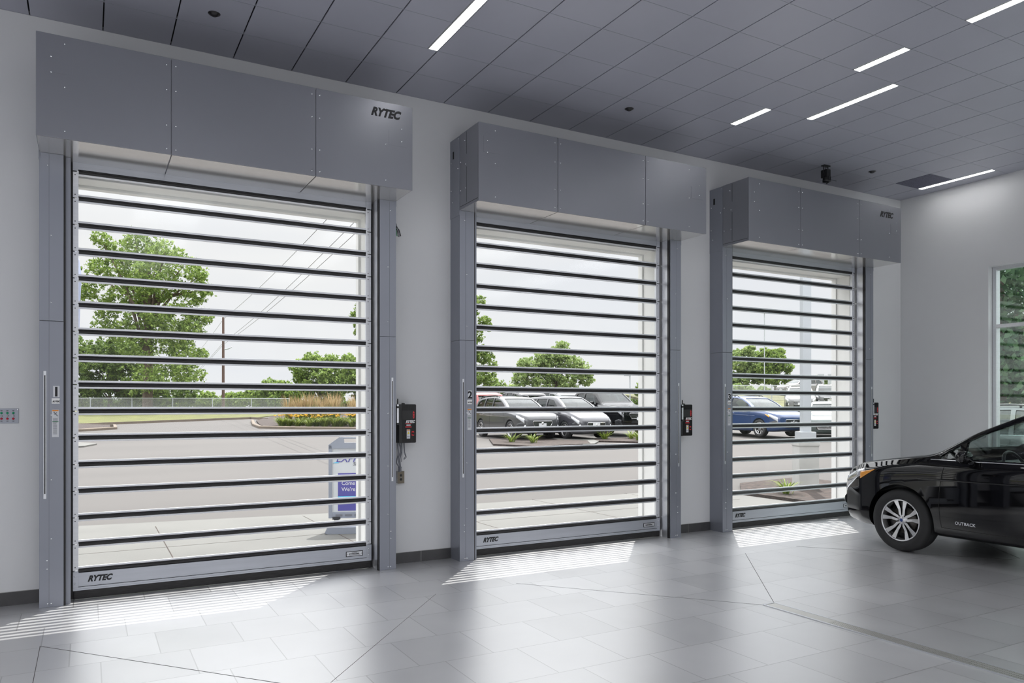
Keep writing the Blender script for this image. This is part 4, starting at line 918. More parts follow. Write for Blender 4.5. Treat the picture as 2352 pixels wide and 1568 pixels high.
def make_car(kind, pos, heading, pm, label, glass='carglass_dark', group=None, z=None, sill_text=None, amber=True):
    """pos = ground point of the front axle centre, heading = unit vector to the nose"""
    S = SPEC[kind]; me, g = car_meshes(kind); Lc = S['L']/2; hx, hy = heading; a = math.atan2(hy, hx)
    cx, cy = pos[0]-hx*(Lc-S['wheels'][0]), pos[1]-hy*(Lc-S['wheels'][0])
    if z is None: z = T(cx, cy)+.015
    r = empty('car' if kind != 'pickup' else 'pickup_truck', (cx, cy, z), a); tag(r, label, 'car' if kind != 'pickup' else 'truck', group)
    bd = me.copy(); bd.materials.clear()
    for m_ in (pm, M['plastic'], M['interior'], M['headliner']): bd.materials.append(m_)
    bo = obj('body', bd, pm, r)
    def pt(name, m_, mm, parent=r):
        if isinstance(m_, list):
            for q in m_: pt(name, q, mm, parent)
            return
        if not m_.materials: m_.materials.append(mm)
        o = bpy.data.objects.new(name, m_); C.objects.link(o); o.parent = parent
        if o.material_slots: o.material_slots[0].link = 'OBJECT'; o.material_slots[0].material = mm
        return o
    for m_ in g['side']: pt('side_window', m_, M[glass])
    pt('windshield', g['ws'], M['carglass'] if glass == 'carglass' else M[glass]); pt('rear_window', g['rw'], M[glass])
    for m_ in g['headlight']: pt('headlight', m_, M['lamp'])
    if amber: pt('turn_signal', g['amber'], M['amber'])
    gr = pt('grille', g['grille'], M['black']); pt('grille_trim', g['grille_trim'], M['chrome'], gr); pt('intake', g['intake'], M['black'])
    pt('licence_plate', g['plate'], M['label']); pt('fog_lamp_surround', g['fog'], M['plastic']); [pt('fog_lamp', m_, M['lamp']) for m_ in g['foglamp']]; pt('tail_lamp', g['tail'], M['tail'])
    pt('door_seam', g['seam'], M['dark']); pt('belt_trim', g['belt_trim'], M['chrome']); pt('door_crease', g['crease'], pm); pt('door_handle', g['handle'], pm)
    for sh, ar in g['mirror']: m0 = pt('side_mirror', sh, pm); pt('mirror_arm', ar, M['plastic'], m0)
    if S['rails']:
        for m_ in g['rail']: pt('roof_rail', m_, M['plastic'])
    for m_ in g['seats']: pt('seat', m_, M['interior'])
    pt('dashboard', g['dash'], M['plastic']); pt('steering_wheel', g['wheel'], M['black']); pt('rear_view_mirror', g['rear_mirror'], M['black'])
    ty, ri, spk, br = wheel_meshes(S['R'])
    for ax in S['wheels']:
        for s_ in (1, -1):
            y = cu_(S['w'], ax)-.125
            wr = obj('wheel', br, M['iron'], r, (Lc-ax, s_*y, S['R'])); wr.rotation_euler = (0, 0, 0 if s_ > 0 else PI)
            obj('tyre', ty, M['tyre'], wr); obj('rim', ri, [M['rimsil'], M['rimdark']], wr); obj('spokes', spk, [M['rimsil'], M['rimdark'], M['emblem']], wr)
    if sill_text:
        tme = text_mesh('sill_lettering', sill_text, .044, .002, 0, .0006, 'CENTER', 1.05); tme.transform(Matrix.Rotation(PI, 4, 'Z'))
        for s_ in (1, -1):
            x = 1.68; o = obj('sill_lettering', tme if s_ > 0 else tme.copy(), M['label'], r, (Lc-x, s_*(side_y(S, x, .41)+.004), .395)); o.rotation_euler = (0, 0, 0 if s_ > 0 else PI)
    return r
hd = (math.sin(math.radians(1.0)), math.cos(math.radians(1.0)))
lf = (-hd[1], hd[0])
FW = (8.10, -2.16)                                 # ground contact of the visible front wheel
hero = make_car('wagon', (FW[0]-lf[0]*.83, FW[1]-lf[1]*.83), hd, M['p_black'], 'glossy black wagon parked indoors on the tiles, nose towards the right roll door', 'carglass', z=.001, sill_text='OUTBACK')

# ------------------------------------------------------------------ outside ground
struct(ground('asphalt_lot', [(-120, WT), (200, WT), (200, 330), (-120, 330)], -.0, M['asphalt'], .1))
struct(ground('concrete_apron', [(-14, WT+.005), (20, WT+.005), (20, 2.0), (12.2, 2.05), (10.5, 2.68), (9.4, 3.75), (5.7, 3.91), (3.3, 3.98), (-.11, 4.44), (-14, 5.8)], .006, M['concrete'], .05))
b = MB()
for x in (-3.2, -1.2, .8, 2.8, 4.8, 6.8, 8.8): b.box(x, x+.012, WT+.02, 3.9, -.01, .0072)
b.box(-13, 10, 2.15, 2.162, -.01, .0072); struct(b.build('trim_apron_joints', M['mulch']))
def bed(name, pts, m, label, cat, lift=.06, group=None):
    o = ground(name, pts, lift, m, .12); tag(o, label, cat, group, 'stuff'); return o
bed('mulch_bed', [(10.52, 1.0), (10.54, 1.59), (10.54, 2.64), (11.5, 3.6), (13.4, 3.75), (13.5, 1.0)], M['mulch'], 'brown wood mulch bed outside the right door around the pole base', 'mulch')
bed('mulch_bed', [(13.3, 18.0), (14.5, 17.9), (16.0, 15.4), (15.3, 14.2), (13.0, 13.9), (12.2, 15.6)], M['mulch'], 'brown mulch island before the dark grey wagon, behind the middle door', 'mulch')
bed('mulch_bed', [(16.9, 16.4), (21.3, 15.2), (21.0, 13.2), (17.2, 14.1), (16.3, 15.2)], M['mulch'], 'brown mulch island before the minivan and the pickup truck', 'mulch')
isl = ground('concrete_walk', [(14.7, 17.9), (16.9, 16.6), (16.4, 15.2), (15.4, 14.1), (14.9, 14.1), (16.1, 15.5)], .055, M['concrete'], .1); struct(isl)
bed('mulch_bed', [(-6, 38.2), (-.4, 38.4), (1.0, 36.6), (.95, 34.0), (-.3, 32.8), (-6, 32.2)], M['mulch'], 'rounded mulch mound inside a curb at the far left of the lot', 'mulch', .12)
bed('mulch_bed', [(-4, 24.6), (-.25, 23.7), (.28, 22.6), (-.1, 21.6), (-4, 20)], M['concrete'], 'pale concrete corner of a walk at the left edge of the lot', 'walkway', .05)
tag(curb('curb', [(-6, 38.4), (-.3, 38.6), (1.15, 36.7), (1.1, 33.9), (-.3, 32.6), (-6, 32.0)][::-1]), 'tan concrete curb around the mulch mound at far left', 'curb')
BED = [(8.0, 34.4), (7.75, 31.5), (9.2, 29.8), (11.46, 28), (14.5, 26.6), (16.5, 30), (17.5, 50), (12.2, 49), (8.9, 40)]
bed('mulch_bed', BED[:1]+BED[1:], M['mulch'], 'dark mulch under the daylily row behind the left door', 'mulch', .08)
tag(curb('curb', [(8.7, 39.8), (7.8, 34.4), (7.55, 31.4), (9.1, 29.6), (11.4, 27.8), (14.6, 26.4), (15.6, 26.8)]), 'tan concrete curb in front of the daylily bed', 'curb')
g1 = ground('lawn', [(-60, 8), (-8, 33), (-.43, 38.9), (4.48, 41.7), (9.29, 44.3), (12, 49.2), (17.5, 50.2), (40, 75), (40, 200), (-120, 200), (-120, 8)], .05, M['grass'], .1); tag(g1, 'bright green mown grass strip beyond the asphalt lot', 'grass', kind='stuff')
tag(curb('curb', [(-8, 32.8), (-.43, 38.7), (4.48, 41.5), (9.29, 44.1), (9.9, 42.2)][::-1]), 'grey curb along the far lawn edge', 'curb')
def Th(x, y):
    s = s_of(x, y); return T(x, y)+float(np.interp(s, [41, 48, 75, 90], [0, .55, 1.7, 2.0]))
hl = [(29.5, 17), (33, 28), (42, 45), (60, 75), (110, 60), (90, 5), (48, 0)]
g2 = ground('meadow_slope', hl, .03, M['meadow'], .2, Th, (14, 28, 41, 48, 60, 75, 90)); tag(g2, 'rising meadow slope with dry yellow grass behind the right door', 'grass', kind='stuff')

# ------------------------------------------------------------------ plants
def leafcloud(blobs, n, size, flat=.75, seed=0):
    r = np.random.default_rng(seed); B = np.array(blobs, float); wgt = B[:, 3]**2; wgt /= wgt.sum()
    idx = r.choice(len(B), n, p=wgt); d = r.normal(size=(n, 3)); d /= np.linalg.norm(d, axis=1)[:, None]
    K = 60; cd_ = r.normal(size=(len(B)*K, 3)); cd_ /= np.linalg.norm(cd_, axis=1)[:, None]; cr_ = .45+.62*r.random(len(B)*K)**.6
    ci = idx*K+r.integers(0, K, n); d = cd_[ci]*cr_[ci][:, None]+r.normal(size=(n, 3))*.085; rad = np.ones(n)
    c = B[idx, :3]+d*(B[idx, 3]*rad)[:, None]*np.array([1, 1, .85])
    # cluster leaves into twigs
    t = r.normal(size=(n, 3)); t /= np.linalg.norm(t, axis=1)[:, None]; nn_ = d*.6+r.normal(size=(n, 3))*.7; nn_ /= np.linalg.norm(nn_, axis=1)[:, None]
    u = np.cross(t, nn_); u /= np.linalg.norm(u, axis=1)[:, None]; v = np.cross(nn_, u)
    s = size*(.6+.8*r.random(n))[:, None]
    V = np.empty((n, 4, 3)); V[:, 0] = c-u*s; V[:, 1] = c-v*s*.55; V[:, 2] = c+u*s; V[:, 3] = c+v*s*.55+nn_*s*.25
    V = V.reshape(-1, 3); me = bpy.data.meshes.new('foliage'); me.vertices.add(len(V)); me.vertices.foreach_set('co', V.ravel())
    me.loops.add(4*n); me.loops.foreach_set('vertex_index', np.arange(4*n)); me.polygons.add(n); me.polygons.foreach_set('loop_start', np.arange(0, 4*n, 4))
    me.update(); me.validate(); return me
LAT = Vector((CV, -SV, 0)); DEP = Vector((SV, CV, 0))
def tree(name, lat, s, blobs, n, size, m, label, cat='tree', group=None, trunk=None, seed=1, depth=.55, z=None, zoff=0):
    """lat, s: metres sideways and away along the view axis; blobs: (sideways, height, radius) about the trunk"""
    base = Vector((0, -7.5, 0))+LAT*lat+DEP*s; zb = (T(base.x, base.y) if z is None else z)+zoff
    r = empty(name, (base.x, base.y, zb)); tag(r, label, cat, group)
    rr = random.Random(seed); B = []
    for a, h, rad in blobs:
        for k in range(2):
            p = LAT*(a+rr.uniform(-.1, .1)*rad)+DEP*(rr.uniform(-1, 1)*depth*max(rad*2.0, .4)); B.append((p.x, p.y, h+rr.uniform(-.1, .1)*rad, rad*(1 if k == 0 else .85)))
    obj('foliage', leafcloud(B, n, size, seed=seed), m, r)
    b = MB(); hh = trunk[0] if trunk else max(h for a, h, q in blobs)*.6; tr = trunk[1] if trunk else .12
    if trunk:
        b.tube([(0, 0, -.2), (LAT.x*.1, LAT.y*.1, hh*.35), (0, 0, hh*.7), (LAT.x*.2, LAT.y*.2, hh)], [tr, tr*.8, tr*.6, tr*.25], 10)
        for k, (px_, py_, pz_, q) in enumerate(B[::2][:14]): 
            z0 = min(hh*.35+k*.03*hh, hh*.9); b.tube([(0, 0, z0), (px_*.45, py_*.45, z0+(pz_-z0)*.6), (px_, py_, pz_)], [tr*.4, tr*.22, tr*.06], 6)
    else:
        for k in range(7): a = rr.uniform(0, 6.28); b.tube([(0, 0, -.1), (math.cos(a)*.2, math.sin(a)*.2, hh*.5), (math.cos(a)*.5, math.sin(a)*.5, hh)], [tr*.3, tr*.2, .02], 5)
    b.build('trunk', M['bark'], r); return r

tree('tree', -29.87, 62, [(-3.78, 14.32, 0.8), (-2.71, 13.35, 1.29), (-1.0, 14.17, 0.98), (0.43, 13.18, 1.47), (2.03, 12.89, 1.1), (-1.35, 12.11, 1.69), (3.28, 11.93, 1.29), (4.53, 11.32, 0.61), (-4.38, 12.11, 0.8), (-3.67, 11.04, 1.23), (1.14, 10.68, 1.84), (-1.35, 9.97, 1.69), (3.64, 9.97, 1.29), (4.78, 10.04, 0.49), (-4.38, 9.9, 0.8), (-5.28, 9.61, 0.49), (-3.14, 8.72, 1.16), (-0.29, 7.65, 1.69), (2.57, 7.83, 1.69), (4.42, 8.11, 0.92), (1.85, 6.05, 1.69), (3.99, 6.76, 0.98), (-0.64, 5.33, 1.47), (3.28, 4.62, 1.29), (4.63, 4.8, 0.55), (3.64, 3.19, 1.04), (1.85, 3.19, 1.47), (0.07, 2.84, 1.53), (-3.49, 7.29, 0.86), (-1.71, 6.4, 1.23)], 30000, 0.12, M['leaf'], 'tall airy cottonwood tree behind the left door, biggest of all trees', trunk=(12.5, .42), seed=3)
tree('tree', -35.14, 66, [(-2.47, 4.5, 1.47), (-0.95, 5.07, 1.47), (0.57, 5.26, 1.57), (2.09, 4.31, 1.63), (0.0, 3.36, 1.79), (-2.28, 2.6, 1.63), (2.66, 2.22, 1.63), (4.93, 1.84, 1.37), (6.83, 1.65, 0.98), (-1.52, 1.39, 1.31), (1.14, 1.16, 1.31), (3.79, 0.89, 0.98), (-3.42, 5.64, 1.31)], 26000, 0.13, M['leaf_dark'], 'dense dark bushy trees at the foot of the tall cottonwood', trunk=(3.5, .2), seed=4)
tree('shrub_row', -38.02, 95, [(-4.37, 1.0, 1.03), (-2.18, 1.38, 1.03), (0.0, 1.54, 1.13), (2.18, 1.38, 1.13), (4.37, 1.71, 1.03), (-0.55, 0.73, 0.85), (3.28, 0.73, 0.94)], 9000, 0.16, M['leaf'], 'low green shrub row far behind the utility pole', cat='shrub', seed=5)
tree('shrub_row', -26.44, 85, [(-2.44, 1.94, 1.05), (-0.73, 2.67, 1.13), (0.73, 2.43, 1.18), (-1.71, 1.45, 1.01), (0.24, 1.45, 1.18), (2.2, 1.94, 1.18)], 9000, 0.15, M['leaf'], 'rounded low shrubs right of the utility pole, on the horizon', cat='shrub', seed=6)
tree('tree', -18.26, 72, [(-1.45, 4.02, 1.07), (-0.41, 4.85, 1.14), (0.83, 4.64, 1.14), (-1.86, 3.19, 0.78), (0.21, 3.19, 1.35), (1.66, 3.61, 1.07), (-0.83, 2.16, 1.14), (1.03, 1.74, 1.14)], 14000, 0.12, M['leaf'], 'medium broadleaf tree behind the daylily bed', trunk=(3.5, .15), seed=7)
tree('tree', -13.93, 70, [(-1.21, 4.93, 0.76), (-0.6, 3.93, 1.04), (0.2, 3.12, 1.21), (-1.21, 2.72, 1.11), (0.4, 1.71, 1.21), (0.8, 4.33, 0.87)], 12000, 0.12, M['leaf'], 'broadleaf tree cut off by the right jamb of the left door', trunk=(3.5, .15), seed=8)
tree('tree', -6.07, 60, [(2.69, 7.94, 0.77), (3.45, 8.8, 0.59), (3.86, 7.25, 0.53), (2.93, 6.39, 0.89), (4.14, 6.91, 0.42), (2.59, 4.84, 1.07), (3.79, 4.67, 0.89), (4.55, 3.8, 0.42), (3.1, 3.11, 1.13), (1.72, 5.87, 1.13), (1.03, 7.25, 1.19), (4.14, 2.77, 0.74), (-5.17, 7.94, 0.74), (-5.69, 8.46, 0.65), (-4.55, 6.98, 0.89), (-5.86, 7.08, 0.53), (-6.38, 7.77, 0.42), (-6.14, 6.49, 0.36), (-3.45, 6.56, 1.19), (-1.38, 6.22, 1.48)], 22000, 0.11, M['leaf'], 'tree between the first two doors, its edges seen through both', trunk=(7, .3), seed=9)
tree('tree', 3.76, 66, [(0.57, 5.64, 0.72), (0.0, 4.95, 0.85), (-1.14, 4.69, 0.78), (-1.9, 3.93, 0.98), (-2.66, 4.31, 0.65), (-0.38, 3.74, 1.11), (1.33, 4.19, 0.98), (2.28, 3.66, 0.85), (2.66, 2.98, 0.72), (0.95, 2.79, 1.04), (-1.33, 2.6, 1.04), (-3.04, 2.98, 0.85)], 16000, 0.11, M['leaf_pale'], 'wide pale green tree above the parked cars in the middle door', trunk=(4, .2), seed=10)
tree('shrub_row', 2.54, 75, [(-3.67, 2.35, 0.74), (-2.37, 2.22, 0.67), (-4.96, 1.79, 0.82), (-0.22, 1.79, 0.82), (2.37, 1.79, 0.82), (4.53, 1.79, 0.67)], 8000, 0.14, M['leaf_pale'], 'low yellow green shrubs just above the roofs of the parked cars', cat='shrub', seed=11)
tree('tree', 12.84, 70, [(0.2, 2.8, 0.69), (-0.6, 2.52, 0.62), (-1.01, 1.91, 0.48), (1.01, 2.11, 0.83)], 4000, 0.11, M['leaf'], 'small tree by the light pole at the right of the middle door', trunk=(1.5, .1), seed=12)
tree('tree', 29.28, 95, [(-0.66, 5.01, 0.85), (0.44, 5.55, 0.75), (-1.2, 3.91, 1.13), (1.53, 4.73, 0.85), (0.71, 3.37, 1.22), (-0.66, 2.0, 1.41), (1.8, 2.28, 1.22), (-1.75, 1.46, 1.17)], 10000, 0.17, M['leaf_pale'], 'pale green tree at the left edge of the right door', trunk=(4, .2), seed=13, z=3.0)
tree('tree', 31.95, 92, [(-0.79, 4.81, 1.0), (0.53, 5.07, 0.64), (0.0, 3.75, 1.18), (1.32, 3.22, 0.73), (-0.26, 2.16, 1.18), (1.32, 1.9, 0.73), (-1.06, 3.22, 0.91)], 9000, 0.16, M['leaf'], 'darker tree beside the pale green one in the right door', trunk=(4, .2), seed=14, z=3.0)
tree('shrub_row', 25.11, 80, [(-1.47, 0.69, 0.71), (-0.09, 0.46, 0.71), (1.52, 0.6, 0.55)], 4000, 0.14, M['leaf_pale'], 'low shrubs below the trees in the right door', cat='shrub', seed=15, z=2.6)
tree('shrub_row', 39.0, 95, [(-0.82, 1.89, 0.66), (0.27, 1.67, 0.66), (1.91, 1.57, 0.66), (-1.64, 1.46, 0.47)], 3500, 0.15, M['leaf_pale'], 'thin green hedge right of the square pole in the right door', cat='shrub', seed=16, z=3.0)
tree('shrub_row', -74.69, 150, [(-16.39, 1.03, 1.11), (-14.83, 0.95, 1.11), (-13.28, 0.91, 1.11), (-11.73, 0.81, 1.11), (-10.18, 0.95, 1.11), (-8.62, 0.82, 1.11), (-7.07, 1.44, 1.11), (-5.52, 1.14, 1.11), (-3.97, 0.81, 1.11), (-2.41, 1.01, 1.11), (-0.86, 0.84, 1.11), (0.69, 1.38, 1.11), (2.24, 1.13, 1.11), (3.79, 1.29, 1.11), (5.35, 1.08, 1.11), (6.9, 1.06, 1.11), (8.45, 1.45, 1.11), (10.0, 1.31, 1.11), (11.56, 1.27, 1.11), (13.11, 0.83, 1.11), (14.66, 0.93, 1.11), (16.21, 1.35, 1.11)], 9000, 0.26, M['leaf_dark'], 'distant hazy tree line behind the fence at the left', cat='tree line', seed=40, depth=.3)
tree('shrub_row', -41.05, 150, [(-17.25, 0.91, 1.11), (-15.7, 1.36, 1.11), (-14.14, 1.03, 1.11), (-12.59, 1.37, 1.11), (-11.04, 1.46, 1.11), (-9.49, 0.86, 1.11), (-7.93, 1.31, 1.11), (-6.38, 1.31, 1.11), (-4.83, 0.78, 1.11), (-3.28, 0.86, 1.11), (-1.72, 1.26, 1.11), (-0.17, 0.79, 1.11), (1.38, 1.09, 1.11), (2.93, 0.99, 1.11), (4.48, 1.32, 1.11), (6.04, 0.81, 1.11), (7.59, 0.98, 1.11), (9.14, 0.79, 1.11), (10.69, 0.84, 1.11), (12.25, 1.25, 1.11), (13.8, 1.21, 1.11), (15.35, 1.34, 1.11), (16.9, 1.36, 1.11)], 9000, 0.26, M['leaf_dark'], 'distant hazy tree line right of the utility pole', cat='tree line', seed=41, depth=.3)
tree('shrub_row', 10.69, 150, [(-22.42, 1.41, 1.11), (-20.87, 1.25, 1.11), (-19.32, 1.04, 1.11), (-17.77, 1.46, 1.11), (-16.21, 0.99, 1.11), (-14.66, 1.22, 1.11), (-13.11, 1.24, 1.11), (-11.56, 0.89, 1.11), (-10.0, 1.13, 1.11), (-8.45, 1.24, 1.11), (-6.9, 1.13, 1.11), (-5.35, 0.97, 1.11), (-3.79, 1.42, 1.11), (-2.24, 0.79, 1.11), (-0.69, 1.44, 1.11), (0.86, 0.94, 1.11), (2.41, 0.87, 1.11), (3.97, 1.45, 1.11), (5.52, 0.91, 1.11), (7.07, 1.21, 1.11), (8.62, 1.06, 1.11), (10.18, 1.45, 1.11), (11.73, 1.43, 1.11), (13.28, 1.33, 1.11), (14.83, 0.8, 1.11), (16.39, 1.32, 1.11), (17.94, 0.94, 1.11), (19.49, 0.82, 1.11), (21.04, 0.81, 1.11)], 9000, 0.26, M['leaf_dark'], 'distant hazy tree line behind the parked cars', cat='tree line', seed=42, depth=.3)
# evergreens and a parked car seen through the side window in the right wall
def conifer(x, y, h, rad, n, label, seed):
    r = empty('evergreen_tree', (x, y, 0)); tag(r, label, 'tree', None); q = np.random.default_rng(seed)
    B = [(q.normal()*.12*rad, q.normal()*.12*rad, .6+h*t, rad*(1-t)*.85+.25) for t in np.linspace(0, .92, 14)]
    obj('foliage', leafcloud(B, n, .10, seed=seed), M['leaf_pine'], r); b = MB(); b.tube([(0, 0, -.1), (0, 0, h*.9)], [.2, .04], 8); b.build('trunk', M['bark'], r)
struct(ground('side_lot', [(RX+.5, -40), (60, -40), (60, WT-.02), (RX+.5, WT-.02)], -.01, M['asphalt'], .1, lambda x, y: 0, ()))
conifer(21.5, 3.9, 9, 3.4, 16000, 'tall dark evergreen tree outside the side window, next to its frame', 31)
conifer(24.5, -.3, 11, 3.8, 16000, 'taller dark evergreen further right outside the side window', 32)
conifer(27.5, 6.5, 10, 3.8, 12000, 'dark evergreen behind the other two outside the side window', 33)
make_car('wagon', (16.9, -1.0), (.2, -.98), M['p_silver'], 'silver wagon parked outside the side window, under the evergreens', z=.0)
# utility pole with cables
def at(lat, s): return Vector((0, -7.5, 0))+LAT*lat+DEP*s
def upole(lat, s, h, z, label):
    p = at(lat, s); r = empty('utility_pole', (p.x, p.y, z)); tag(r, label, 'utility pole', None)
    b = MB(); b.tube([(0, 0, -.3), (0, 0, h)], [.15, .11], 12); b.build('pole_shaft', M['wood'], r)
    b = MB(); b.tube([(0, 0, h-3.2), tuple(LAT*.55+Vector((0, 0, h-3.1))), tuple(LAT*.85+Vector((0, 0, h-2.95)))], [.05, .05, .03], 8); b.build('bracket', M['pole'], r); return r
upole(-28.6, 75, 9.4, 1.0, 'brown wooden utility pole standing right of the tall cottonwood')
upole(-2.1, 22, 10.6, .18, 'nearer utility pole hidden behind the wall between two doors')
for k, (h0, h1, dl) in enumerate(((9.2, 10.4, .0), (6.9, 9.3, 0), (6.7, 9.0, .25))):
    a = at(-28.6, 75)+Vector((0, 0, 1.0+h0)); c = at(-2.1+dl, 22)+Vector((0, 0, .18+h1)); e = at(-52, 120)+Vector((0, 0, 1.0+h0-2.0))
    P = [a.lerp(c, t)-Vector((0, 0, 1.1*math.sin(PI*t)*.35)) for t in np.linspace(0, 1, 24)]; Q = [a.lerp(e, t)-Vector((0, 0, .5*math.sin(PI*t))) for t in np.linspace(1, 0, 10)]
    tag(MB().tube(Q[:-1]+P, .014, 5).build('power_line', M['cable']), ['highest overhead cable rising to the right of the utility pole', 'upper of the two close overhead cables', 'lower of the two close overhead cables'][k], 'cable', 'overhead cables')
# square steel pole on a concrete pedestal in the mulch outside the right door
r = empty('light_pole', (12.05, 2.45, .06)); tag(r, 'grey square steel pole on a round-topped concrete pedestal outside the right door', 'pole')
b = MB(); b.box(-.19, .19, -.19, .19, -.1, .88, b=.02); b.box(-.205, .205, -.205, .205, .82, .90, b=.02); b.build('pedestal', M['pedestal'], r, rotz=-TH)
b = MB(); b.box(-.15, .15, -.15, .15, .90, 1.09, b=.008); b.build('base_cover', M['pole'], r, rotz=-TH)
b = MB(); b.box(-.082, .082, -.082, .082, .90, 7.2, b=.012); b.build('pole_shaft', M['pole'], r, rotz=-TH)
b = MB(); b.box(-.9, -.3, -.2, .2, 7.05, 7.2, b=.03); b.box(-.3, 0, -.04, .04, 7.08, 7.15); b.build('lamp_head', M['pole'], r, rotz=-TH)
def lpole(lat, s, h, z, label):
    p = at(lat, s); r = empty('light_pole', (p.x, p.y, z)); tag(r, label, 'pole'); b = MB(); b.tube([(0, 0, -.5), (0, 0, h)], .045, 8); b.build('pole_shaft', M['pole'], r); b = MB(); b.box(-.5, 0, -.12, .12, h, h+.12); b.build('lamp_head', M['pole'], r)
lpole(9.35, 60, 3.0, 1.0, 'thin parking lot lamp post beside the small tree in the middle door')
lpole(25, 75, 8.5, 2.3, 'thin lamp post poking out above the trees in the right door')
for k, lat in enumerate((30.6, 31.6)):
    p = at(lat, 75); r = empty('road_sign', (p.x, p.y, 2.4)); tag(r, ['grey backed road sign, left one of the pair above the white car', 'grey backed road sign, right one of the pair above the white car'][k], 'sign', 'road signs seen from behind')
    b = MB(); b.box(-.32, .32, -.02, .02, 1.4, 2.4); b.build('panel', M['pole'], r, rotz=-TH); b = MB(); b.tube([(-.2, .03, -1), (-.2, .03, 2.3)], .03, 6); b.tube([(.2, .03, -1), (.2, .03, 2.3)], .03, 6); b.build('sign_post', M['pole'], r, rotz=-TH)
# chain-link fences
def fence(p0, p1, h, label, zf=None):
    r = empty('chain_link_fence', (p0.x, p0.y, 0)); tag(r, label, 'fence'); n = max(2, int((p1-p0).length/3)); zf = zf or T
    me = MB().tube([(0, 0, -.2), (0, 0, h+.04)], .035, 8).mesh('fence_post'); tops = []
    for i in range(n+1):
        p = p0.lerp(p1, i/n); z = zf(p.x, p.y); obj('fence_post', me, M['pole'], r, (p.x-p0.x, p.y-p0.y, z)); tops.append(Vector((p.x-p0.x, p.y-p0.y, z)))
    MB().tube([t+Vector((0, 0, h)) for t in tops], .025, 6).build('top_rail', M['pole'], r)
    b = MB(); ang = math.atan2(p1.y-p0.y, p1.x-p0.x); L_ = (p1-p0).length
    for i in range(n):
        x0, x1 = L_*i/n, L_*(i+1)/n; b.add([(x0, 0, tops[i].z), (x1, 0, tops[i+1].z), (x1, 0, tops[i+1].z+h), (x0, 0, tops[i].z+h), (x0, .004, tops[i].z), (x1, .004, tops[i+1].z), (x1, .004, tops[i+1].z+h), (x0, .004, tops[i].z+h)], [(0, 1, 2, 3), (7, 6, 5, 4), (3, 2, 6, 7), (0, 4, 5, 1)])
    b.build('wire_mesh', M['chain'], r, rotz=ang)
fence(at(-45, 57), at(-18.5, 63), 1.25, 'long chain-link fence beyond the lawn behind the left door')
fence(at(17.5, 60), at(36, 60), 1.2, 'chain-link fence on the slope behind the cars in the right door', Th)
# daylilies, ornamental grass
def clump_me(h, spread, n, width, seed, droop=.5):
    q = np.random.default_rng(seed); V = []; F = []
    for k in range(n):
        a = q.random()*6.283; l = h*(.6+.5*q.random()); o = q.random()*spread*.25; s_ = spread*(.5+.6*q.random()); tang = np.array([-math.sin(a), math.cos(a), 0])*width; rad = np.array([math.cos(a), math.sin(a), 0])
        b0 = len(V)
        for i, (t, wd) in enumerate(((0, .8), (.4, 1), (.75, .7), (1, .05))):
            c = rad*(o+s_*t**1.7)+np.array([0, 0, l*(t-droop*t**3)]); V += [c-tang*wd, c+tang*wd]
        F += [(b0+2*i, b0+2*i+1, b0+2*i+3, b0+2*i+2) for i in range(3)]
    b = MB(); b.add(V, F, 0); return b.mesh('leaves', False)
def flower_me(h, spread, n, seed, size=.06):
    q = np.random.default_rng(seed); b = MB()
    for k in range(n):
        a = q.random()*6.283; rr = spread*q.random()**.5; c = Vector((rr*math.cos(a), rr*math.sin(a), h*(.75+.3*q.random()))); b.add([(c.x*.3-.006, c.y*.3, 0), (c.x*.3+.006, c.y*.3, 0), (c.x+.004, c.y, c.z), (c.x-.004, c.y, c.z)], [(0, 1, 2, 3)], 1)
        for p in range(6):
            t = p*PI/3; d = Vector((math.cos(t), math.sin(t), .45)); n_ = Vector((-math.sin(t), math.cos(t), 0)); b.add([c, c+d*size*.6-n_*size*.3, c+d*size, c+d*size*.6+n_*size*.3], [(0, 1, 2, 3)])
    return b.mesh('flowers', False)
lily = [(clump_me(.60, .55, 90, .016, 40+i, .4), flower_me(.62, .4, 9, 50+i, .09)) for i in range(3)]
small = [(clump_me(.40, .40, 46, .012, 60+i, .4), flower_me(.40, .2, 3, 70+i, .05)) for i in range(2)]
plum = [(clump_me(1.25, .5, 160, .012, 80+i, .15), clump_me(1.75, .55, 110, .02, 90+i, .08)) for i in range(2)]
def plant(kind, i, x, y, z, label, group, flowers=True, scale=1.0):
    lv, fl = kind[i % len(kind)]; r = empty({'l': 'daylily', 'p': 'feather_reed_plant'}['p' if kind is plum else 'l'], (x, y, z), i*1.3); r.scale = (scale,)*3; tag(r, label, 'plant', group)
    obj('leaves', lv, M['blade'], r)
    if flowers: obj('plumes' if kind is plum else 'flowers', fl, M['plume'] if kind is plum else [M['petal'], M['blade']], r)
    return r
for i in range(34):
    t = (i % 17)/16; x, y = 8.5+(14.6-8.5)*t, 31.3+(27.6-31.3)*t; row = i//17; x += .35*row+.1*random.uniform(-1, 1); y += 1.0*row+.2*random.uniform(-1, 1)
    plant(lily, i, x, y, T(x, y)+.06, 'daylily clump with yellow orange blooms in the row along the curb', 'daylilies in the curbside bed', True, random.uniform(.95, 1.25))
for i in range(30):
    t = (i % 15)/14; x, y = 9.7+(16-9.7)*t, 34.6+(30.0-34.6)*t; row = i//15; x += .9*row+random.uniform(-.2, .2); y += 1.6*row+random.uniform(-.3, .3)
    if .30 < t < .36: continue
    plant(plum, i, x, y, T(x, y)+.06, 'tall reed plant with tan plumes behind the daylilies', 'ornamental grasses behind the daylilies', True, random.uniform(.8, 1.05))
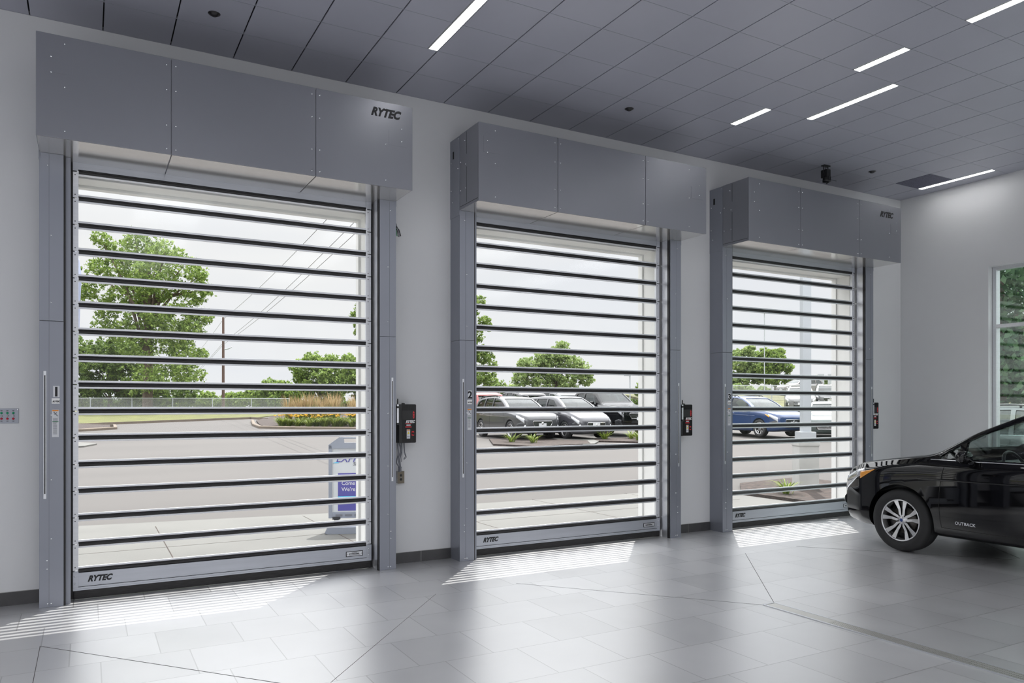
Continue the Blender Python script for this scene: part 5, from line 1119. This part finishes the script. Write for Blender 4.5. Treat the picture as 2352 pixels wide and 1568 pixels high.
for i, (x, y, lb) in enumerate(((13.2, 16.1, 'small daylily leftmost on the mulch island before the dark grey wagon'), (13.7, 15.4, 'small daylily second from left on the mulch island before the dark grey wagon'), (17.0, 15.7, 'small daylily between the two mulch islands, before the minivan'), (17.75, 14.6, 'small daylily at the front edge before the minivan'), (18.1, 15.5, 'small daylily behind the front one before the minivan'), (19.5, 15.4, 'small daylily before the pickup truck, left one'), (20.1, 14.7, 'small daylily with orange bloom before the pickup truck, right one'))):
    plant(small, i, x, y, T(x, y)+.06, lb, None, True, 1.15)
plant(small, 1, 11.05, 2.02, .06, 'small yellow green daylily in the mulch left of the concrete pedestal', None, False, .95)
b = MB(); tagged = None
# far hedge of meadow grass on the slope
for i in range(12):
    p = at(19.0+i*.9, 44+random.uniform(-1, 1)); plant(plum, i, p.x, p.y, Th(p.x, p.y), 'dry tan reed plant on the slope before the white cars', 'dry grasses on the slope', True, .8)
# parked cars
R_ = (0, -1)
make_car('wagon', (13.92+.85, 17.37), (-.06, -.998), M['p_grey'], 'dark grey wagon facing the middle door, leftmost in the front row', amber=False)
make_car('minivan', (15.95+.80, 16.75), (-.02, -1), M['p_graph'], 'graphite minivan facing the middle door, between wagon and pickup', amber=False)
make_car('pickup', (18.75+.9, 17.9), (.0, -1), M['p_black'], 'black pickup truck right of the minivan, seen through the middle door')
def row2(px, s, kind, m, label, hd_=(.1, .995)):
    p = at((px-1176)/1739.27*s, s); S = SPEC[kind]; q = p+Vector((hd_[0], hd_[1], 0))*2.0; c = make_car(kind, (q.x, q.y), hd_, m, label, amber=False); c.scale = (1.02, 1.02, 1.09)
row2(1098, 38.5, 'wagon', M['p_red'], 'red car in the back row at the left edge of the middle door')
row2(1196, 39, 'wagon', M['p_dark'], 'dark car in the back row above the grey wagon, tail towards us')
row2(1280, 39, 'wagon', M['p_silver'], 'silver car in the back row between wagon and minivan')
row2(1356, 39, 'wagon', M['p_white'], 'white car in the back row left of the pickup cab, tail towards us')
make_car('wagon', (23.19+.85, 13.75), (-.10, -.995), M['p_blue'], 'blue wagon parked outside the right door, left of the square pole')
make_car('sedan', (24.9, 12.0), (-.80, -.60), M['p_green'], 'grey green sedan behind the square pole outside the right door', amber=False)
def hill(px, s, hd_, m, label, kind='wagon'):
    p = at((px-1176)/1739.27*s, s); make_car(kind, (p.x, p.y), hd_, m, label, z=Th(p.x, p.y)+.03, amber=False)
hill(1812, 72, (-.95, .1), M['p_brown'], 'taupe car high on the slope left of the square pole')
hill(1838, 47, (-.75, -.66), M['p_white'], 'white car on the slope behind the grey green sedan')
hill(1905, 50, (-.75, -.66), M['p_white'], 'white car furthest right on the slope by the door jamb')
# sandwich board sign outside the left door
r = empty('sidewalk_sign', (3.06, 2.20, .0), -.36); tag(r, 'grey framed sidewalk sign with violet panel, half hidden by the left door jamb', 'sign')
Wd, Ht = .66, 1.24
def frame_me():
    b = MB(); hw = Wd/2
    outer = [(-hw, .20), (hw, .20), (hw, Ht-.10), (hw-.14, Ht), (-hw+.14, Ht), (-hw, Ht-.10)]
    b.box(-hw, -hw+.045, -.03, .03, .18, Ht-.1, b=.006); b.box(hw-.045, hw, -.03, .03, .18, Ht-.1, b=.006); b.box(-hw+.045, hw-.045, -.03, .03, .18, .257, b=.006)
    b.prism([(-hw, Ht-.10), (-hw, Ht-.15), (hw, Ht-.15), (hw, Ht-.10), (hw-.14, Ht), (.14, Ht), (.13, Ht-.075), (-.13, Ht-.075), (-.14, Ht), (-hw+.14, Ht)], -.03, .03); b.box(-.14, .14, -.028, .028, Ht-.022, Ht, b=.008); return b
frame_me().build('frame', M['signgrey'], r)
b = MB(); b.box(-Wd/2+.05, Wd/2-.05, -.012, .012, .26, 1.13); pb = b.build('poster', M['signwhite'], r)
b = MB(); b.box(-Wd/2+.12, Wd/2-.05, -.0145, -.0122, .275, .768); b.build('violet_panel', M['navy'], r)
b = MB(); b.box(-Wd/2+.12, Wd/2-.05, -.016, -.0147, .452, .465); b.build('cyan_rule', M['cyan'], r)
for nm, s_, sz, x, z, mm, sh in (('heading', 'EXPRESS', .13, -.24, .913, 'navy', .3), ('subheading', 'SERVICE', .062, -.02, .868, 'cable', .25), ('message', 'Come on in.', .072, -.165, .613, 'white', 0), ('message', "We're open.", .072, -.165, .533, 'white', 0)):
    obj(nm, text_mesh(nm, s_, sz, .001, sh, .001 if sh else 0, 'LEFT', .95), M[mm], r, (x, -.0165, z))
b = MB(); b.prism([(-.285, .90), (-.20, .90), (-.20, .925)], -.0165, -.013); b.build('swoosh', M['cyan'], r)
for x in (-.24, -.12, .12): b = MB(); b.box(x, x+.09, -.034, -.03, .205, .232, b=.0015); b.build('slot', M['cable'], r)
b = MB(); b.cyl((.02, -.032, .218), (0, 1, 0), .018, .006, 16); b.build('knob', M['cable'], r)
for x in (-.23, .20): b = MB(); b.box(x-.05, x+.05, -.045, .045, .165, .20, b=.006); b.box(x-.03, x+.03, -.035, .035, .08, .17, b=.006); b.build('spring_clip', M['plastic'], r)
b = MB(); b.prism([(-.36, .02), (-.30, 0), (.30, 0), (.36, .02), (.33, .09), (-.33, .09)], -.23, .23); b.build('weighted_base', M['signgrey'], r)
# pylon sign far left
p = at(-21.2, 36); r = empty('pylon_sign', (p.x, p.y, T(p.x, p.y)), -.5); tag(r, 'tall blue and silver pylon sign with rounded top at the left jamb', 'sign')
pts = [(-1.0, 5.6), (.55, 5.6), (.60, 7.2), (.66, 8.2), (.55, 9.0), (.3, 9.7), (-.1, 10.1), (-.6, 10.2), (-1.0, 10.2)]
pts = [(a, z-.9) for a, z in pts]
MB().prism(pts, -.15, .15).build('sign_cabinet', M['pylon'], r); MB().box(-.9, -.2, -.12, .12, -.3, 5.0).build('sign_column', M['pole'], r)
b = MB(); P_ = [(-.5+.85*math.cos(t), -.17, 7.7+.85*math.sin(t)) for t in np.linspace(-1.4, 1.4, 20)]; b.tube(P_, .05, 8); b.build('emblem_ring', M['white'], r)
b = MB(); b.prism([(-.1, 7.4), (.25, 7.9), (.2, 7.2)], -.18, -.15); b.build('emblem_star', M['white'], r)
obj('lettering', text_mesh('lettering', 'ERVICE', .55, .02, 0, .01, 'RIGHT'), M['white'], r, (.5, -.16, 5.6))
